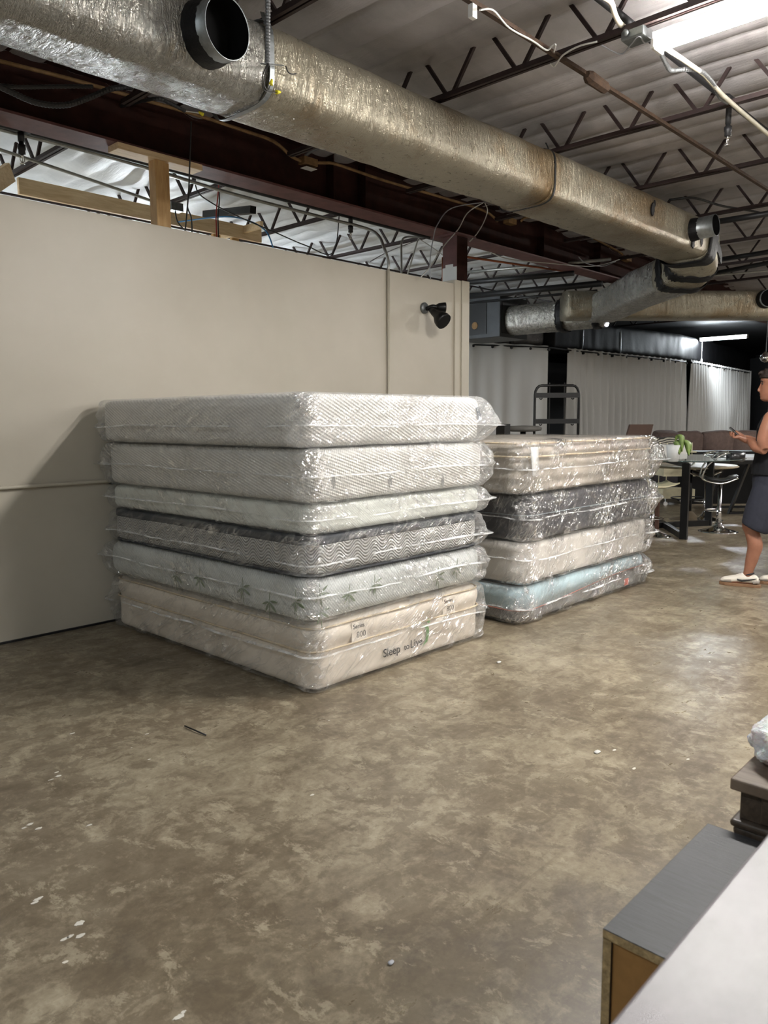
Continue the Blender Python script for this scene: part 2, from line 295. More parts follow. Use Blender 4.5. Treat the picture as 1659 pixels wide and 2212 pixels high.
M = dict(
    floor=floor_mat(), wall=wall_mat(),
    liner=liner_mat('vinyl_roof_liner', S(150, 146, 147), S(174, 170, 171), .33), liner_lit=liner_mat('vinyl_roof_liner_lit', S(205, 208, 210), S(228, 230, 232)),  # second liner is the same vinyl with the back room's light painted in
    black=simple('black_sheeting', S(14, 14, 16), .55, 0, .25, 4, .4, .5, 12), blackwall=simple('matte_black', S(14, 14, 16), .7),
    steel=simple('joist_primer', S(44, 31, 30), .6, .1, .4, 20, .3, .2, 90), rust=simple('rusty_steel', S(66, 50, 38), .8, .1, .3, 30, .45, .5, 120),
    beam=simple('beam_red_primer', S(44, 21, 16), .8, 0, .2, 6, .35, .2, 60), flange=simple('beam_flange_primer', S(96, 62, 60), .6, 0, .4, 8, .3, .1, 60),
    foil=foil_mat('foil_insulation', (150, 143, 126), .8, (112, 86, 46), .62, .30), foil2=foil_mat('grey_foil_insulation', (146, 144, 138), .35, (92, 76, 48), .7, .27), foild=foil_mat('dark_foil', (92, 92, 94), .2, (30, 28, 26), .8, .22),
    mastic=simple('black_mastic', S(14, 14, 17), .5, 0, .3, 20, .4, .9, 50), galv=simple('galvanised_steel', S(128, 132, 134), .4, .8, .5, 25, .2, .1, 60), inner=simple('painted_throat_shade', S(9, 9, 10), .8, 0, .1),
    conduit=simple('conduit_steel', S(150, 150, 146), .35, .7, .5, 20, .2), rconduit=simple('dusty_conduit', S(128, 100, 66), .65, .3, .4, 12, .35, .3, 80),
    flex=simple('flexible_conduit', S(120, 122, 124), .4, .6), darkflex=simple('dark_flexible_conduit', S(58, 58, 60), .45, .5), whiteflex=simple('cream_flexible_conduit', S(196, 190, 172), .5),
    pipe=simple('black_pipe', S(30, 30, 32), .45, .2), cable=simple('black_cable', S(24, 24, 26), .5), wcable=simple('white_cable', S(196, 196, 192), .5), gcable=simple('grey_cable', S(150, 152, 158), .5), redw=simple('red_wire', S(150, 42, 36), .5), bluew=simple('blue_wire', S(40, 110, 160), .5), yellow=simple('yellow_plastic', S(226, 214, 40), .4),
    copper=simple('copper', S(150, 86, 58), .4, .7), brass=simple('brass', S(190, 170, 110), .3, .9), chrome=simple('chrome', S(214, 214, 214), .1, 1, .5, 8, .05),
    white=simple('white_plastic', S(226, 226, 222), .35, 0, .5, 5, .03), blackm=simple('black_metal', S(18, 18, 19), .4, .3), bpaint=simple('beige_paint', S(186, 179, 163), .45, 0, .5, 4, .04), wpaint=simple('white_paint', S(214, 216, 216), .45, 0, .5, 4, .04),
    pine=wood_mat('pine', S(206, 176, 134), S(232, 208, 170), (1.5, 12, 12), .6), pinev=wood_mat('pine_upright', S(176, 136, 84), S(206, 170, 118), (12, 12, 1.5), .6), curtain=curtain_mat(), glass=glass_mat())
# ------------------------------------------------------------------ the setting
bm = B(); box(bm, (-4, -7, -.1), (32, 16, 0)); obj('floor', bm, M['floor'], kind='structure', origin=(0, 0, 0))
def ceil_z(x, y):
    s = abs(math.sin(PI*x/.305))
    h = 3.80-.05*s**.55*(.75+.5*N(math.floor(x/.305)*3.7, 2))
    j = abs(((x-1.35)/1.42) % 1-.5)*2          # 1 at a joist, 0 between
    h -= .05*(1-j)
    h += .012*N(x*2.2, y*.7, 3)+.008*N(x*7, y*2.1, 9)+.005*N(x*3, y*6, 5)
    return h
def liner(name, x0, x1, y0, y1, dx, dy, mat, amp=0.0):
    bm = B(); nx = int((x1-x0)/dx); ny = int((y1-y0)/dy); g = []
    for i in range(nx+1):
        x = x0+(x1-x0)*i/nx; r = []
        for j in range(ny+1):
            y = y0+(y1-y0)*j/ny; z = ceil_z(x, y)
            if amp: z += amp*(N(x*1.4, y*2.6, 1)+.5*abs(N(x*5, y*3, 7)))
            r.append(bm.verts.new((x, y, z)))
        g.append(r)
    for i in range(nx):
        for j in range(ny): bm.faces.new((g[i][j], g[i][j+1], g[i+1][j+1], g[i+1][j]))
    return obj(name, bm, mat, smooth=True, kind='structure', origin=(0, 0, 0))
liner('ceiling', -1, 16, -3.0, 5.26, .0277, .14, M['liner'])
liner('ceiling', -1, 16, 5.26, 14.0, .0305, .16, M['liner_lit'], .05)
bm = B(); box(bm, (16, -7, 3.78), (32, 16, 3.9)); obj('ceiling', bm, M['blackwall'], kind='structure')  # far roof slab in plain black
bm = B(); box(bm, (-4, -7, 3.84), (16, 16, 3.95)); obj('ceiling', bm, M['blackwall'], kind='structure')
bm = B(); box(bm, (-4, 5.12, .012), (6.5, 5.24, 2.82)); obj('wall_left', bm, M['wall'], kind='structure', origin=(0, 5.12, 0))
for nm, a, b, mt in (('wall_back', (-4.1, -7, 0), (-4, 16, 3.84), 'wall'), ('wall_right', (-4, -7.1, 0), (32, -7, 3.84), 'wall'), ('wall_end', (32, -7, 0), (32.1, 16, 3.84), 'blackwall'), ('wall_rear', (-4, 16, 0), (32, 16.1, 3.84), 'blackwall'), ('wall_partition', (9.6, 9.6, 0), (9.7, 16, 3.7), 'blackwall')):
    bm = B(); box(bm, a, b); obj(nm, bm, M[mt], kind='structure')
bm = B(); box(bm, (-4, 5.105, 0), (6.5, 5.125, .013)); obj('baseboard_left', bm, M['pipe'], kind='structure')
# steel column at the end of the wall: painted below, red primer above
t = thing('steel_column', 'red and beige painted steel column at the end of the long wall, under the beam', 'column', (6.63, 5.2, 0))
bm = B(); box(bm, (6.545, 5.115, 2.86), (6.725, 5.14, 3.33)); box(bm, (6.545, 5.14, 2.86), (6.57, 5.30, 3.33)); box(bm, (6.57, 5.28, 2.86), (6.725, 5.30, 3.33)); obj('upper_shaft', bm, M['beam'], t, bevel=.003)
bm = B(); box(bm, (6.540, 5.113, 2.95), (6.544, 5.30, 3.325)); obj('lit_side_sheet', bm, M['flange'], t)  # lighter sheet paints in the light falling on this column face
bm = B(); box(bm, (6.536, 5.112, 2.82), (6.5405, 5.30, 3.0)); box(bm, (6.536, 5.16, 3.0), (6.5405, 5.26, 3.03)); obj('white_primer_patch', bm, M['wpaint'], t)
bm = B(); box(bm, (6.50, 5.10, 0), (6.73, 5.30, 2.86)); box(bm, (6.60, 5.085, 0), (6.728, 5.10, 2.862)); obj('painted_casing', bm, M['bpaint'], t, bevel=.006)
bm = B()
for k in range(9):
    z = 2.86-.02*random.random(); box(bm, (6.55+k*.0195, 5.109, z-.012*random.random()), (6.569+k*.0195, 5.114, 2.875))
obj('paint_drip', bm, M['beam'], t)
bm = B(); box(bm, (6.48, 5.06, 3.312), (6.80, 5.42, 3.33)); obj('cap_plate', bm, M['flange'], t)
# main beam
t = thing('steel_beam', 'long dark rust-red steel beam running above the wall under the roof', 'beam', (6, 5.27, 3.33))
bm = B(); box(bm, (-4, 5.15, 3.33), (30, 5.40, 3.347)); obj('bottom_flange', bm, M['flange'], t)
bm = B(); box(bm, (-4, 5.262, 3.347), (30, 5.275, 3.745)); obj('web', bm, M['beam'], t)
bm = B(); box(bm, (-4, 5.17, 3.745), (30, 5.38, 3.76)); obj('top_flange', bm, M['beam'], t)
bm = B()
for x in (4.85, 5.25, 8.3, 9.7): box(bm, (x, 5.165, 3.347), (x+.01, 5.262, 3.745))
obj('stiffener', bm, M['beam'], t)
# ------------------------------------------------------------------ bar joists
def make_joist(y0, y1, name='bar_joist'):
    t = thing(name, '', 'joist', (0, y0, 3.52))
    bm = B(); L = y1-y0
    for s in (-1, 1): box(bm, (s*.017-.011 if s > 0 else -.028, y0, 3.515), (s*.017+.011 if s > 0 else -.006, y1, 3.545))
    obj('bottom_chord', bm, M['steel'], t)
    bm = B(); n = int(L/.54); ph = 3.34
    k = math.floor((y0-ph)/.54)
    y = ph+k*.54
    while y < y1:
        if y > y0+.05 and y < y1-.02:
            for s in (-1, 1):
                yt = y+s*.255
                if y0-.1 < yt < y1+.3: bar(bm, (0, y+s*.02, 3.53), (0, yt, 3.86), .022)
        y += .54
    obj('web', bm, M['steel'], t); return t
def copy_tree(o, parent=None):
    c = o.copy(); COL.objects.link(c); c.parent = parent
    for ch in list(o.children): copy_tree(ch, c)
    return c
ORD = ['first', 'second', 'third', 'fourth', 'fifth', 'sixth', 'seventh', 'eighth', 'ninth', 'tenth', 'eleventh', 'twelfth', 'thirteenth', 'fourteenth', 'fifteenth', 'sixteenth', 'seventeenth']
proto = make_joist(-3, 4.97); protob = make_joist(5.5, 13.5)
XJ = [1.35+1.42*k for k in range(17)]
for k, x in enumerate(XJ):
    t = proto if k == 0 else copy_tree(proto); t.location.x = x
    t['label'] = 'dark steel bar joist over the main room, '+ORD[k]+' one from the camera'; t['group'] = 'bar joists over the main room'
for k, x in enumerate(XJ[:12]):
    t = protob if k == 0 else copy_tree(protob); t.location.x = x+.08
    t['label'] = 'dark steel bar joist beyond the red beam, '+ORD[k]+' one from the camera'; t['group'] = 'bar joists beyond the beam'
# bridging rods along x
def along(name, pts, r, mat, label, cat, n=8, sm=0, group=None, ring=None):
    bm = B(); tube(bm, pts, r, n, 0, sm, ring); return obj(name, bm, mat, smooth=True, label=label, cat=cat, group=group)
t = thing('bridging_rod', 'rusty bridging rod with a scabby clamp crossing under the nearest joists', 'rod', (6, 2.5, 3.5))
bm = B(); bar(bm, (.5, 2.52, 3.50), (16, 2.46, 3.50), .028, .022); obj('rod', bm, M['rust'], t)
c = P(1290, 170, z=3.5); bm = B(); tube(bm, [(c.x-.13, c.y, 3.485), (c.x-.1, c.y, 3.48), (c.x+.1, c.y, 3.475), (c.x+.14, c.y, 3.485)], lambda q: .022+.012*math.sin(q*PI)+.006*math.sin(q*23), 8); obj('clamp', bm, M['rust'], t)
for k, yy in enumerate((-.2, 7.6, 10.2)):
    along('bridging_rod', [(.5, yy, 3.51), (16, yy, 3.51)], .012, M['steel'], ['bridging rod crossing the joists at the right', 'bridging rod beyond the beam, nearer one', 'bridging rod beyond the beam, farther one'][k], 'rod')
# ------------------------------------------------------------------ lamps
def lamp(L, label, group=None):
    x, y0, y1, z, c, s = L
    t = thing('led_fixture', label, 'lamp', (x, (y0+y1)/2, z), group)
    bm = B(); box(bm, (x-.045, y0, z+.015), (x+.045, y1, z+.06)); obj('housing', bm, M['white'], t, bevel=.006)
    bm = B(); n = 12; ring = [(x+.058*math.cos(PI+PI*j/(n-1)), z+.018+.05*math.sin(PI+PI*j/(n-1))) for j in range(n)]
    loft(bm, [[Vector((a, yy, b)) for a, b in ring] for yy in (y0+.03, y1-.03)]); obj('diffuser', bm, emit('led_light', c, s), t, smooth=False)
    for yy in (y0, y1-.03):
        bm = B(); box(bm, (x-.06, yy, z-.035), (x+.06, yy+.03, z+.02)); obj('end_cap', bm, M['white'], t, bevel=.01)
    return t
LL = ['lit tube fixture under the nearest joist at the top right', 'unseen tube fixture in the nearest row, to the right of the photographer', 'unseen tube fixture in the rear corner behind the photographer', 'unseen tube fixture on the left behind the photographer', 'unseen tube fixture over the open floor on the right', 'unseen tube fixture over the open floor behind the man', 'unseen tube fixture farther right over the open floor', 'added unseen tube fixture over the furniture displays', 'small distant lit tube fixture above the white curtains']
for L, l in zip(LAMPS, LL): fx = lamp(L, l)
bm = B(); tube(bm, [(20.6, 8.0, 3.40), (20.6, 8.0, 2.95)], .006, 6); lathe(bm, (20.6, 8.0, 2.85), [(.02, 0), (.03, .03), (.01, .1)], 8); obj('pull_chain', bm, M['white'], fx)
for L, l in zip(ADDED_BACKLAMPS, ('added cool white tube fixture hidden behind the left of the wall', 'added cool white tube fixture hidden behind the right of the wall', 'added cool white tube fixture hidden deep in the room behind the wall')):
    fx_ = lamp(L, l)
    for yy in (L[1]+.1, L[2]-.1): bm = B(); tube(bm, [(L[0], yy, L[3]+.05), (L[0], yy, 3.80)], .003, 6); obj('hanging_wire', bm, M['cable'], fx_)

# ------------------------------------------------------------------ ducts
def lerp(a, b, t): return a+(b-a)*t
def duct_rings(path, w, h, n=40, step=.05, e=4.5, rough=.006, sag=0.0, zc=True):
    """superellipse section swept along a path of (x, y, zcentre)"""
    pts = [Vector(p) for p in path]; out = []; d = 0
    dense = []
    for a, b in zip(pts, pts[1:]):
        L = (b-a).length; k = max(1, int(L/step))
        for i in range(k): dense.append(a.lerp(b, i/k))
    dense.append(pts[-1]); m = len(dense)
    for i, p in enumerate(dense):
        t = (dense[min(i+1, m-1)]-dense[max(i-1, 0)]).normalized(); s = Vector((t.y, -t.x, 0)).normalized(); up = s.cross(t)
        q = i/(m-1); ww = w(q) if callable(w) else w; hh = h(q) if callable(h) else h; r = []
        for j in range(n):
            a = 2*PI*(j+.5)/n; ca, sa = math.cos(a), math.sin(a)
            x = math.copysign(abs(ca)**(2/e), ca)*ww/2; z = math.copysign(abs(sa)**(2/e), sa)*hh/2
            g = 1+rough*4*N(p.x*1.2+x, p.y*1.2, z*3+5)+rough*2.5*N(p.x*6, p.y*6+x*8, z*9)
            r.append(p+s*x*g+up*z*g)
        out.append(r)
    return out
t = thing('air_duct', 'long foil-wrapped rectangular duct with brown stains hanging under the joists, above the mattresses', 'duct', (4, 3.5, 3.1))
DZ = 3.30
def dyc(x): return 3.615-.0125*(x-1.4)
bm = B(); loft(bm, duct_rings([(-1.5, dyc(-1.5), DZ), (2.72, dyc(2.72), DZ)], .50, .405, e=3.6, rough=.009)); obj('duct_section', bm, M['foil2'], t, smooth=True)
bm = B(); loft(bm, duct_rings([(2.70, dyc(2.7), DZ), (5.45, dyc(5.45), DZ+.005)], .52, .40, e=3.8, rough=.009)); obj('duct_section', bm, M['foil'], t, smooth=True)
bm = B(); loft(bm, duct_rings([(5.43, dyc(5.43), DZ+.005), (8.50, dyc(8.5), DZ+.01)], .52, .40, e=5, rough=.006)); obj('duct_section', bm, M['foil'], t, smooth=True)
def strap(x, w=.03, mt='galv', off=.012):
    yc = dyc(x); bm = B(); rs = []
    n = 40; hw, hh = .26+off, .2025+off; e = 4.2
    rin = []; 
    for xx in (x-w/2, x+w/2):
        r = []
        for j in range(n):
            a = 2*PI*(j+.5)/n; ca, sa = math.cos(a), math.sin(a)
            r.append(Vector((xx, yc+math.copysign(abs(ca)**(2/e), ca)*hw, DZ+math.copysign(abs(sa)**(2/e), sa)*hh)))
        rs.append(r)
    loft(bm, rs, False)
    bar(bm, (x, yc-hw+.01, DZ+.08), (x+.03, yc-.16, 3.56), w*.8, .003)
    o = obj('hanger_strap', bm, M[mt], t); s = o.modifiers.new('s', 'SOLIDIFY'); s.thickness = .004; return o
strap(2.70); strap(5.44, .018, 'cable')
# stub collar with black mastic
def collar(ctr, ax, r, L, par, ragged=True):
    ctr = Vector(ctr); ax = Vector(ax).normalized()
    bm = B(); lathe(bm, ctr, [(r*.97, -.02), (r*.97, L), (r, L+.003), (r, -.02)][::-1][:2]+[(r*.965, L+.001)], 40, ax, 0, False); lathe(bm, ctr, [(r*.955, L), (r*.955, .03), (r*.8, .028), (.001, .026)], 40, ax, 1, False); c = obj('collar', bm, [M['galv'], M['inner']], par, smooth=True)  # near-black lining and disc paint the shade deep inside the collar
    bm = B(); u, v = frame(ax); n = 72; rings = []
    for q, (rr, z) in enumerate(((1.05, -.03), (1.10, -.01), (1.07, .03), (1.03, .06), (1.004, .085))):
        rings.append([ctr+ax*(z+(.012*N(j*.9, q)+.012*N(j*.31, 3) if q > 2 else 0)*(1 if ragged else 0))+(u*math.cos(2*PI*j/n)+v*math.sin(2*PI*j/n))*r*(rr+.03*N(j*.5, q*.8, 1)) for j in range(n)])
    loft(bm, rings, False); obj('mastic_ring', bm, M['mastic'], c, smooth=True); return c
cc = P(447, 66, y=3.33); collar((cc.x+.02, 3.36, cc.z), (.10, -1, -.10), .138, .150, t)
cc = P(1503, 496, y=3.24); collar((cc.x, 3.28, cc.z), (0, -1, .05), .105, .24, t)
# mastic patches near the end
bm = B()
def blob(bm, c, u, v, r, n=26, seed=0, th=.006):
    c = Vector(c); u = Vector(u); v = Vector(v); nn = u.cross(v).normalized()
    a = [c+(u*math.cos(2*PI*j/n)+v*math.sin(2*PI*j/n))*r*(1+.55*N(j*.7, seed)) for j in range(n)]
    loft(bm, [[p-nn*th for p in a], [p+nn*th for p in a]])
for px, py, rr in ((1497, 522, .035), (1515, 517, .035), (1410, 452, .03), (1414, 440, .014)):
    p = P(px, py, y=dyc(7.9)-.262); bm = B(); blob(bm, (p.x, p.y, p.z), (1, 0, 0), (0, 0, 1.9), rr, 26, px); obj('mastic_patch', bm, M['mastic'], t)
# end elbow that drops and turns, and the branch under the beam
t2 = thing('branch_duct', 'grey foil duct elbow and branch crossing diagonally under the beam, patched with black mastic', 'duct', (9, 4.6, 2.9))
y0 = dyc(8.5)
el = catmull([(8.48, y0, DZ+.005), (8.68, y0+.0, DZ-.02), (8.86, y0+.07, DZ-.10), (8.98, y0+.20, DZ-.17), (9.16, y0+.40, DZ-.215)], 5)
bm = B(); loft(bm, duct_rings(el, .53, lambda q: .42+.06*math.sin(PI*q), e=4, rough=.012, step=.04)); obj('elbow', bm, M['foil'], t2, smooth=True)
bm = B(); loft(bm, duct_rings([(9.10, y0+.34, 3.085), (9.75, 4.58, 3.08)], .50, .42, e=5, rough=.006)); obj('duct_section', bm, M['foil2'], t2, smooth=True)
bm = B(); loft(bm, duct_rings([(9.73, 4.56, 3.08), (11.0, 5.80, 3.06)], .48, .40, e=6, rough=.006)); obj('duct_section', bm, M['foil2'], t2, smooth=True)
def band(path, w, h, th, par, name='mastic_band', mt='mastic', jag=.03, e=4.2):
    a, b = Vector(path[0]), Vector(path[1]); R_ = duct_rings([a, a.lerp(b, .34), a.lerp(b, .67), b], w+th, h+th, n=72, step=9, e=e, rough=.012)
    t_ = (b-a).normalized()
    for q in (0, -1):
        R_[q] = [p+t_*jag*N(j*.8, q*5+a.x, 2)*(1 if q else -1) for j, p in enumerate(R_[q])]
    bm = B(); loft(bm, R_, False); o = obj(name, bm, M[mt], par, smooth=True); s = o.modifiers.new('s', 'SOLIDIFY'); s.thickness = .006; return o
band(((8.46, y0, DZ+.003), (8.68, y0, DZ-.016)), .53, .43, .03, t2)
for a, b in (((8.84, y0+.06, DZ-.095), (8.92, y0+.14, DZ-.14)), ((8.99, y0+.21, DZ-.175), (9.08, y0+.31, DZ-.20))): band((a, b), .53, .46, .03, t2, jag=.05)
for k in range(7):
    a = k/6; p = Vector((8.66+.26*a, y0-.268+.05*a*a, DZ-.05-.08*a)); bm = B(); blob(bm, p, (1, .1, -.2), (0, 0, 1), .06, 18, k); obj('mastic_patch', bm, M['mastic'], t2)
# cross duct and air handler
t3 = thing('cross_duct', 'pale foil duct running level across behind the branch, with a dark round stub', 'duct', (11.8, 4.8, 2.9))
bm = B(); loft(bm, duct_rings([(10.55, 6.2, 3.10), (14.6, 2.1, 3.10)], .50, .42, e=4, rough=.008)); obj('duct_section', bm, M['foil'], t3, smooth=True)
cc = P(1640, 652, z=3.12); q = Vector((12.42, 3.92, 3.16)); collar(q, (-.75, -.66, -.02), .125, .12, t3)
t4 = thing('supply_duct', 'crinkled grey foil duct with black tape bands joining the air handler', 'duct', (10.6, 7, 2.8))
bm = B(); loft(bm, duct_rings([(11.22, 5.85, 3.04), (11.05, 6.5, 3.03), (10.92, 7.42, 3.02)], .50, .46, e=2.6, rough=.02)); obj('duct_section', bm, M['foil2'], t4, smooth=True)
band(((11.06, 6.42, 3.03), (11.04, 6.54, 3.03)), .50, .46, .04, t4, 'tape_band', jag=.03, e=2.6)
band(((11.20, 5.92, 3.04), (11.17, 6.02, 3.04)), .50, .46, .04, t4, 'tape_band', jag=.03, e=2.6)
t5 = thing('air_handler', 'dark grey boxy air handler hung under the roof behind the column', 'air handler', (10.9, 7.8, 2.74))
bm = B(); box(bm, (10.55, 7.36, 2.74), (11.35, 8.3, 3.40)); obj('casing', bm, simple('dark_galvanised', S(62, 64, 66), .5, .5), t5, bevel=.01)
bm = B(); box(bm, (10.538, 7.62, 2.80), (10.55, 8.05, 3.3)); box(bm, (10.6, 7.348, 2.80), (11.2, 7.36, 3.3)); obj('access_panel', bm, M['blackm'], t5)
p_ = P(1060, 683, x=9.336); bm = B(); lathe(bm, (10.538, 7.85, 2.95), [(.06, 0), (.06, -.01), (.001, -.012)], 20, (1, 0, 0)); obj('gauge', bm, M['rconduit'], t5)
bm = B(); loft(bm, duct_rings([(10.6, 8.25, 2.95), (9.9, 9.2, 2.95)], .5, .45, e=2.5, rough=.04)); obj('foil_boot', bm, M['foil2'], t5, smooth=True)
# black wrapped duct over the curtains
t6 = thing('wrapped_duct', 'big black and silver wrapped duct running along above the white curtains', 'duct', (16, 8.6, 2.9))
bm = B(); loft(bm, duct_rings([(10.9, 10.9, 3.05), (13.9, 8.85, 3.12)], .9, .50, e=6, rough=.012)); obj('duct_section', bm, M['foild'], t6, smooth=True)
bm = B(); loft(bm, duct_rings([(13.85, 8.78, 3.12), (19.2, 8.40, 3.16), (27, 9.2, 3.2)], .9, .62, e=8, rough=.008)); obj('duct_section', bm, M['black'], t6, smooth=True)
for x0_, y0_ in ((12.2, 10.02), (12.7, 9.68), (13.3, 9.26)): band(((x0_, y0_, 3.08), (x0_+.07, y0_-.04, 3.08)), .9, .52, .03, t6, 'tape_band', jag=.06, e=6)
for x0_ in (14.9, 16.4): band(((x0_, 8.705-(x0_-14.9)*.07, 3.13), (x0_+.03, 8.70-(x0_-14.9)*.07, 3.13)), .9, .63, .012, t6, 'tape_band', 'galv', .0, 8)
# ------------------------------------------------------------------ pipes, conduits and wiring
def ribr(i): return 1.0 if i % 2 else .86
t = thing('flexible_conduit', 'grey flexible metal conduit hanging beside the big round duct collar', 'conduit', P(578, 140, y=3.2))
pe = P(578, 138, y=3.22)
bm = B(); tube(bm, [pe+Vector((0, 0, 0)).lerp(Vector((-.02, -.05, .5)), i/70) for i in range(71)], .0135, 10, ring=ribr); obj('hose', bm, M['flex'], t, smooth=False)
a = P(566, 137, y=3.22); b = P(610, 142, y=3.30); bm = B(); bar(bm, a, b, .02, .004); obj('bracket', bm, M['galv'], t)
for k, (q, col) in enumerate((((586, 178), 'yellow'), ((601, 199), 'yellow'))):
    e = P(*q, y=3.22); bm = B(); lathe(bm, e, [(.004, -.012), (.011, -.012), (.009, .0), (.005, .016)], 10, (.3, 0, 1) if k == 0 else (1, 0, .3)); obj('wire_nut', bm, M[col], t, smooth=True)
bm = B(); tube(bm, [pe, P(567, 165, y=3.21), P(568, 190, y=3.21), P(577, 197, y=3.21), P(584, 184, y=3.22)], .0025, 6, sm=5); tube(bm, [pe+Vector((.005, 0, 0)), P(572, 162, y=3.2), P(571, 185, y=3.2), P(582, 198, y=3.21), P(597, 199, y=3.22)], .0025, 6, sm=5); obj('wire', bm, M['cable'], t)
along('cable', [P(617, 142, y=3.30), P(622, 155, y=3.3), P(630, 160, y=3.3), P(640, 159, y=3.3)], .003, M['cable'], 'short black wire end sticking out from the duct strap', 'cable', sm=4)
# dusty conduit along the beam
t = thing('conduit', 'dusty brown conduit with junction boxes running along the face of the dark beam', 'conduit', (5, 4.93, 3.5))
Yb = 5.10
def PB(x, y, yy=Yb): return P(x, y, y=yy)
bm = B(); tube(bm, [PB(-60, 112), PB(0, 132), PB(150, 170), PB(290, 210), PB(420, 247), PB(520, 280), PB(590, 305), PB(630, 338), PB(655, 350)], .0135, 8, sm=4); tube(bm, [PB(672, 352), PB(700, 352), PB(730, 356), PB(830, 390), PB(950, 425), PB(1045, 455), PB(1075, 478)], .0135, 8, sm=4); tube(bm, [PB(1125, 478), PB(1150, 470), PB(1250, 500), PB(1330, 540), PB(1345, 550)], .0135, 8, sm=4); obj('pipe_run', bm, M['rconduit'], t, smooth=True)
for (x, y) in ((664, 351), (1100, 479), (1352, 560)):
    c = PB(x, y); bm = B(); box(bm, c+Vector((-.075, -.05, -.03)), c+Vector((.075, .03, .03))); obj('junction_box', bm, M['rconduit'], t, bevel=.004)
bm = B(); c = PB(664, 357); box(bm, c+Vector((-.06, -.055, -.033)), c+Vector((.06, .02, -.03))); obj('cover_plate', bm, M['white'], t)
along('flexible_conduit', [PB(655, 345), PB(662, 335), PB(680, 322), PB(700, 316), P(720, 310, y=5.0)], .014, M['flex'], 'short grey flexible conduit rising from the white-faced junction box', 'conduit', sm=4)
# dark sagging flexible conduits at the upper left
pts = catmull([PB(-40, 168, 4.9), PB(20, 197, 4.9), PB(80, 222, 4.9), PB(140, 227, 4.9), PB(190, 212, 4.9), PB(240, 192, 4.9), PB(285, 188, 4.9)], 16)
bm = B(); tube(bm, pts, .019, 9, ring=ribr); obj('flexible_conduit', bm, M['darkflex'], label='dark corrugated conduit sagging lowest along the beam at the upper left', cat='conduit')
pts = catmull([PB(-40, 180, 4.95), PB(40, 188, 4.95), PB(120, 187, 4.95), PB(200, 187, 4.95)], 20)
bm = B(); tube(bm, pts, .013, 9, ring=ribr); obj('flexible_conduit', bm, M['darkflex'], label='thin dark corrugated conduit running level along the beam at the upper left', cat='conduit')
t = thing('flexible_conduit', 'short dark corrugated conduit under the duct ending at a yellow wire nut', 'conduit', PB(400, 240, 4.95))
pts = catmull([Vector((2.9, 5.26, 3.62)), PB(335, 213, 4.95), PB(365, 222, 4.95), PB(400, 240, 4.95)], 16)
bm = B(); tube(bm, pts, .013, 9, ring=ribr); obj('hose', bm, M['darkflex'], t)
bm = B(); e = PB(434, 245, 4.95); lathe(bm, e, [(.01, -.02), (.013, -.018), (.008, .02)], 10, (-1, 0, .2)); obj('wire_nut', bm, M['yellow'], t, smooth=True)
bm = B(); tube(bm, [PB(400, 240, 4.95), e], .004, 6); obj('wire', bm, M['wcable'], t)
# sprinkler main beyond the beam and its heads
def sprinkler(c, par):
    c = Vector(c)
    bm = B(); lathe(bm, c, [(.016, .06), (.016, .0), (.026, -.0), (.026, -.03), (.022, -.035), (.024, -.06), (.012, -.065)], 14); h = obj('sprinkler_head', bm, M['pipe'], par, smooth=True, label='black and chrome sprinkler head')
    bm = B(); lathe(bm, c, [(.010, -.062), (.010, -.078), (.003, -.08), (.003, -.12)], 10); tube(bm, [c+Vector((-.012, 0, -.075)), c+Vector((-.014, 0, -.10)), c+Vector((0, 0, -.122))], .003, 6, sm=3); tube(bm, [c+Vector((.012, 0, -.075)), c+Vector((.014, 0, -.10)), c+Vector((0, 0, -.122))], .003, 6, sm=3)
    lathe(bm, c, [(.002, -.12), (.018, -.122), (.018, -.125), (.001, -.126)], 12); obj('deflector', bm, M['chrome'], h, smooth=True)
t = thing('sprinkler_pipe', 'black sprinkler main just behind the beam, above the wall', 'pipe', (5, 5.5, 3.4))
bm = B(); tube(bm, [(-1, 5.55, 3.405), (7.2, 5.55, 3.375)], .027, 12); obj('main', bm, M['pipe'], t, smooth=True)
for (x, y) in ((45, 290), (757, 462)):
    q = P(x, y, y=5.55); bm = B(); lathe(bm, (q.x-.06, 5.55, 3.40), [(.034, 0), (.034, .12)], 12, (1, 0, 0)); tube(bm, [(q.x, 5.55, 3.39), (q.x, 5.55, 3.31)], .022, 10); obj('tee', bm, M['pipe'], t, smooth=True)
    sprinkler((q.x, 5.55, 3.29), t)
# grey conduits over the wall
t = thing('conduit', 'grey metal conduit above the wall that bends down onto the wall face', 'conduit', (5.5, 5.3, 2.8))
y_ = 5.62; A = [P(-60, 262, y=y_), P(0, 279, y=y_), P(250, 343, y=y_), P(500, 418, y=y_), P(700, 470, y=y_)]
bm = B(); tube(bm, A+[P(790, 493, y=5.45), P(818, 510, y=5.3), Vector((5.47, 5.14, 3.02)), Vector((5.48, 5.10, 2.9)), Vector((5.48, 5.10, 2.82))], .0145, 10, sm=5); obj('pipe_run', bm, M['conduit'], t, smooth=True)
bm = B(); tube(bm, [Vector((5.48, 5.10, 2.825)), Vector((5.48, 5.10, 1.0)), Vector((5.48, 5.10, .2))], .0145, 10); obj('painted_drop', bm, M['bpaint'], t, smooth=True)
along('conduit', [P(-60, 305, y=6.3), P(0, 323, y=6.3), P(180, 383, y=6.3), P(322, 432, y=6.3), P(360, 446, y=6.3)], .013, M['conduit'], 'thin shiny conduit with a coupling, beyond the wall at the upper left', 'conduit')
along('conduit', [P(868, 620, y=5.6), P(867, 560, y=5.6), P(868, 522, y=5.6), P(878, 512, y=5.6), P(900, 512, y=5.75), P(958, 514, y=6.3)], .011, M['conduit'], 'grey conduit bending over behind the wall near the column', 'conduit', sm=5)
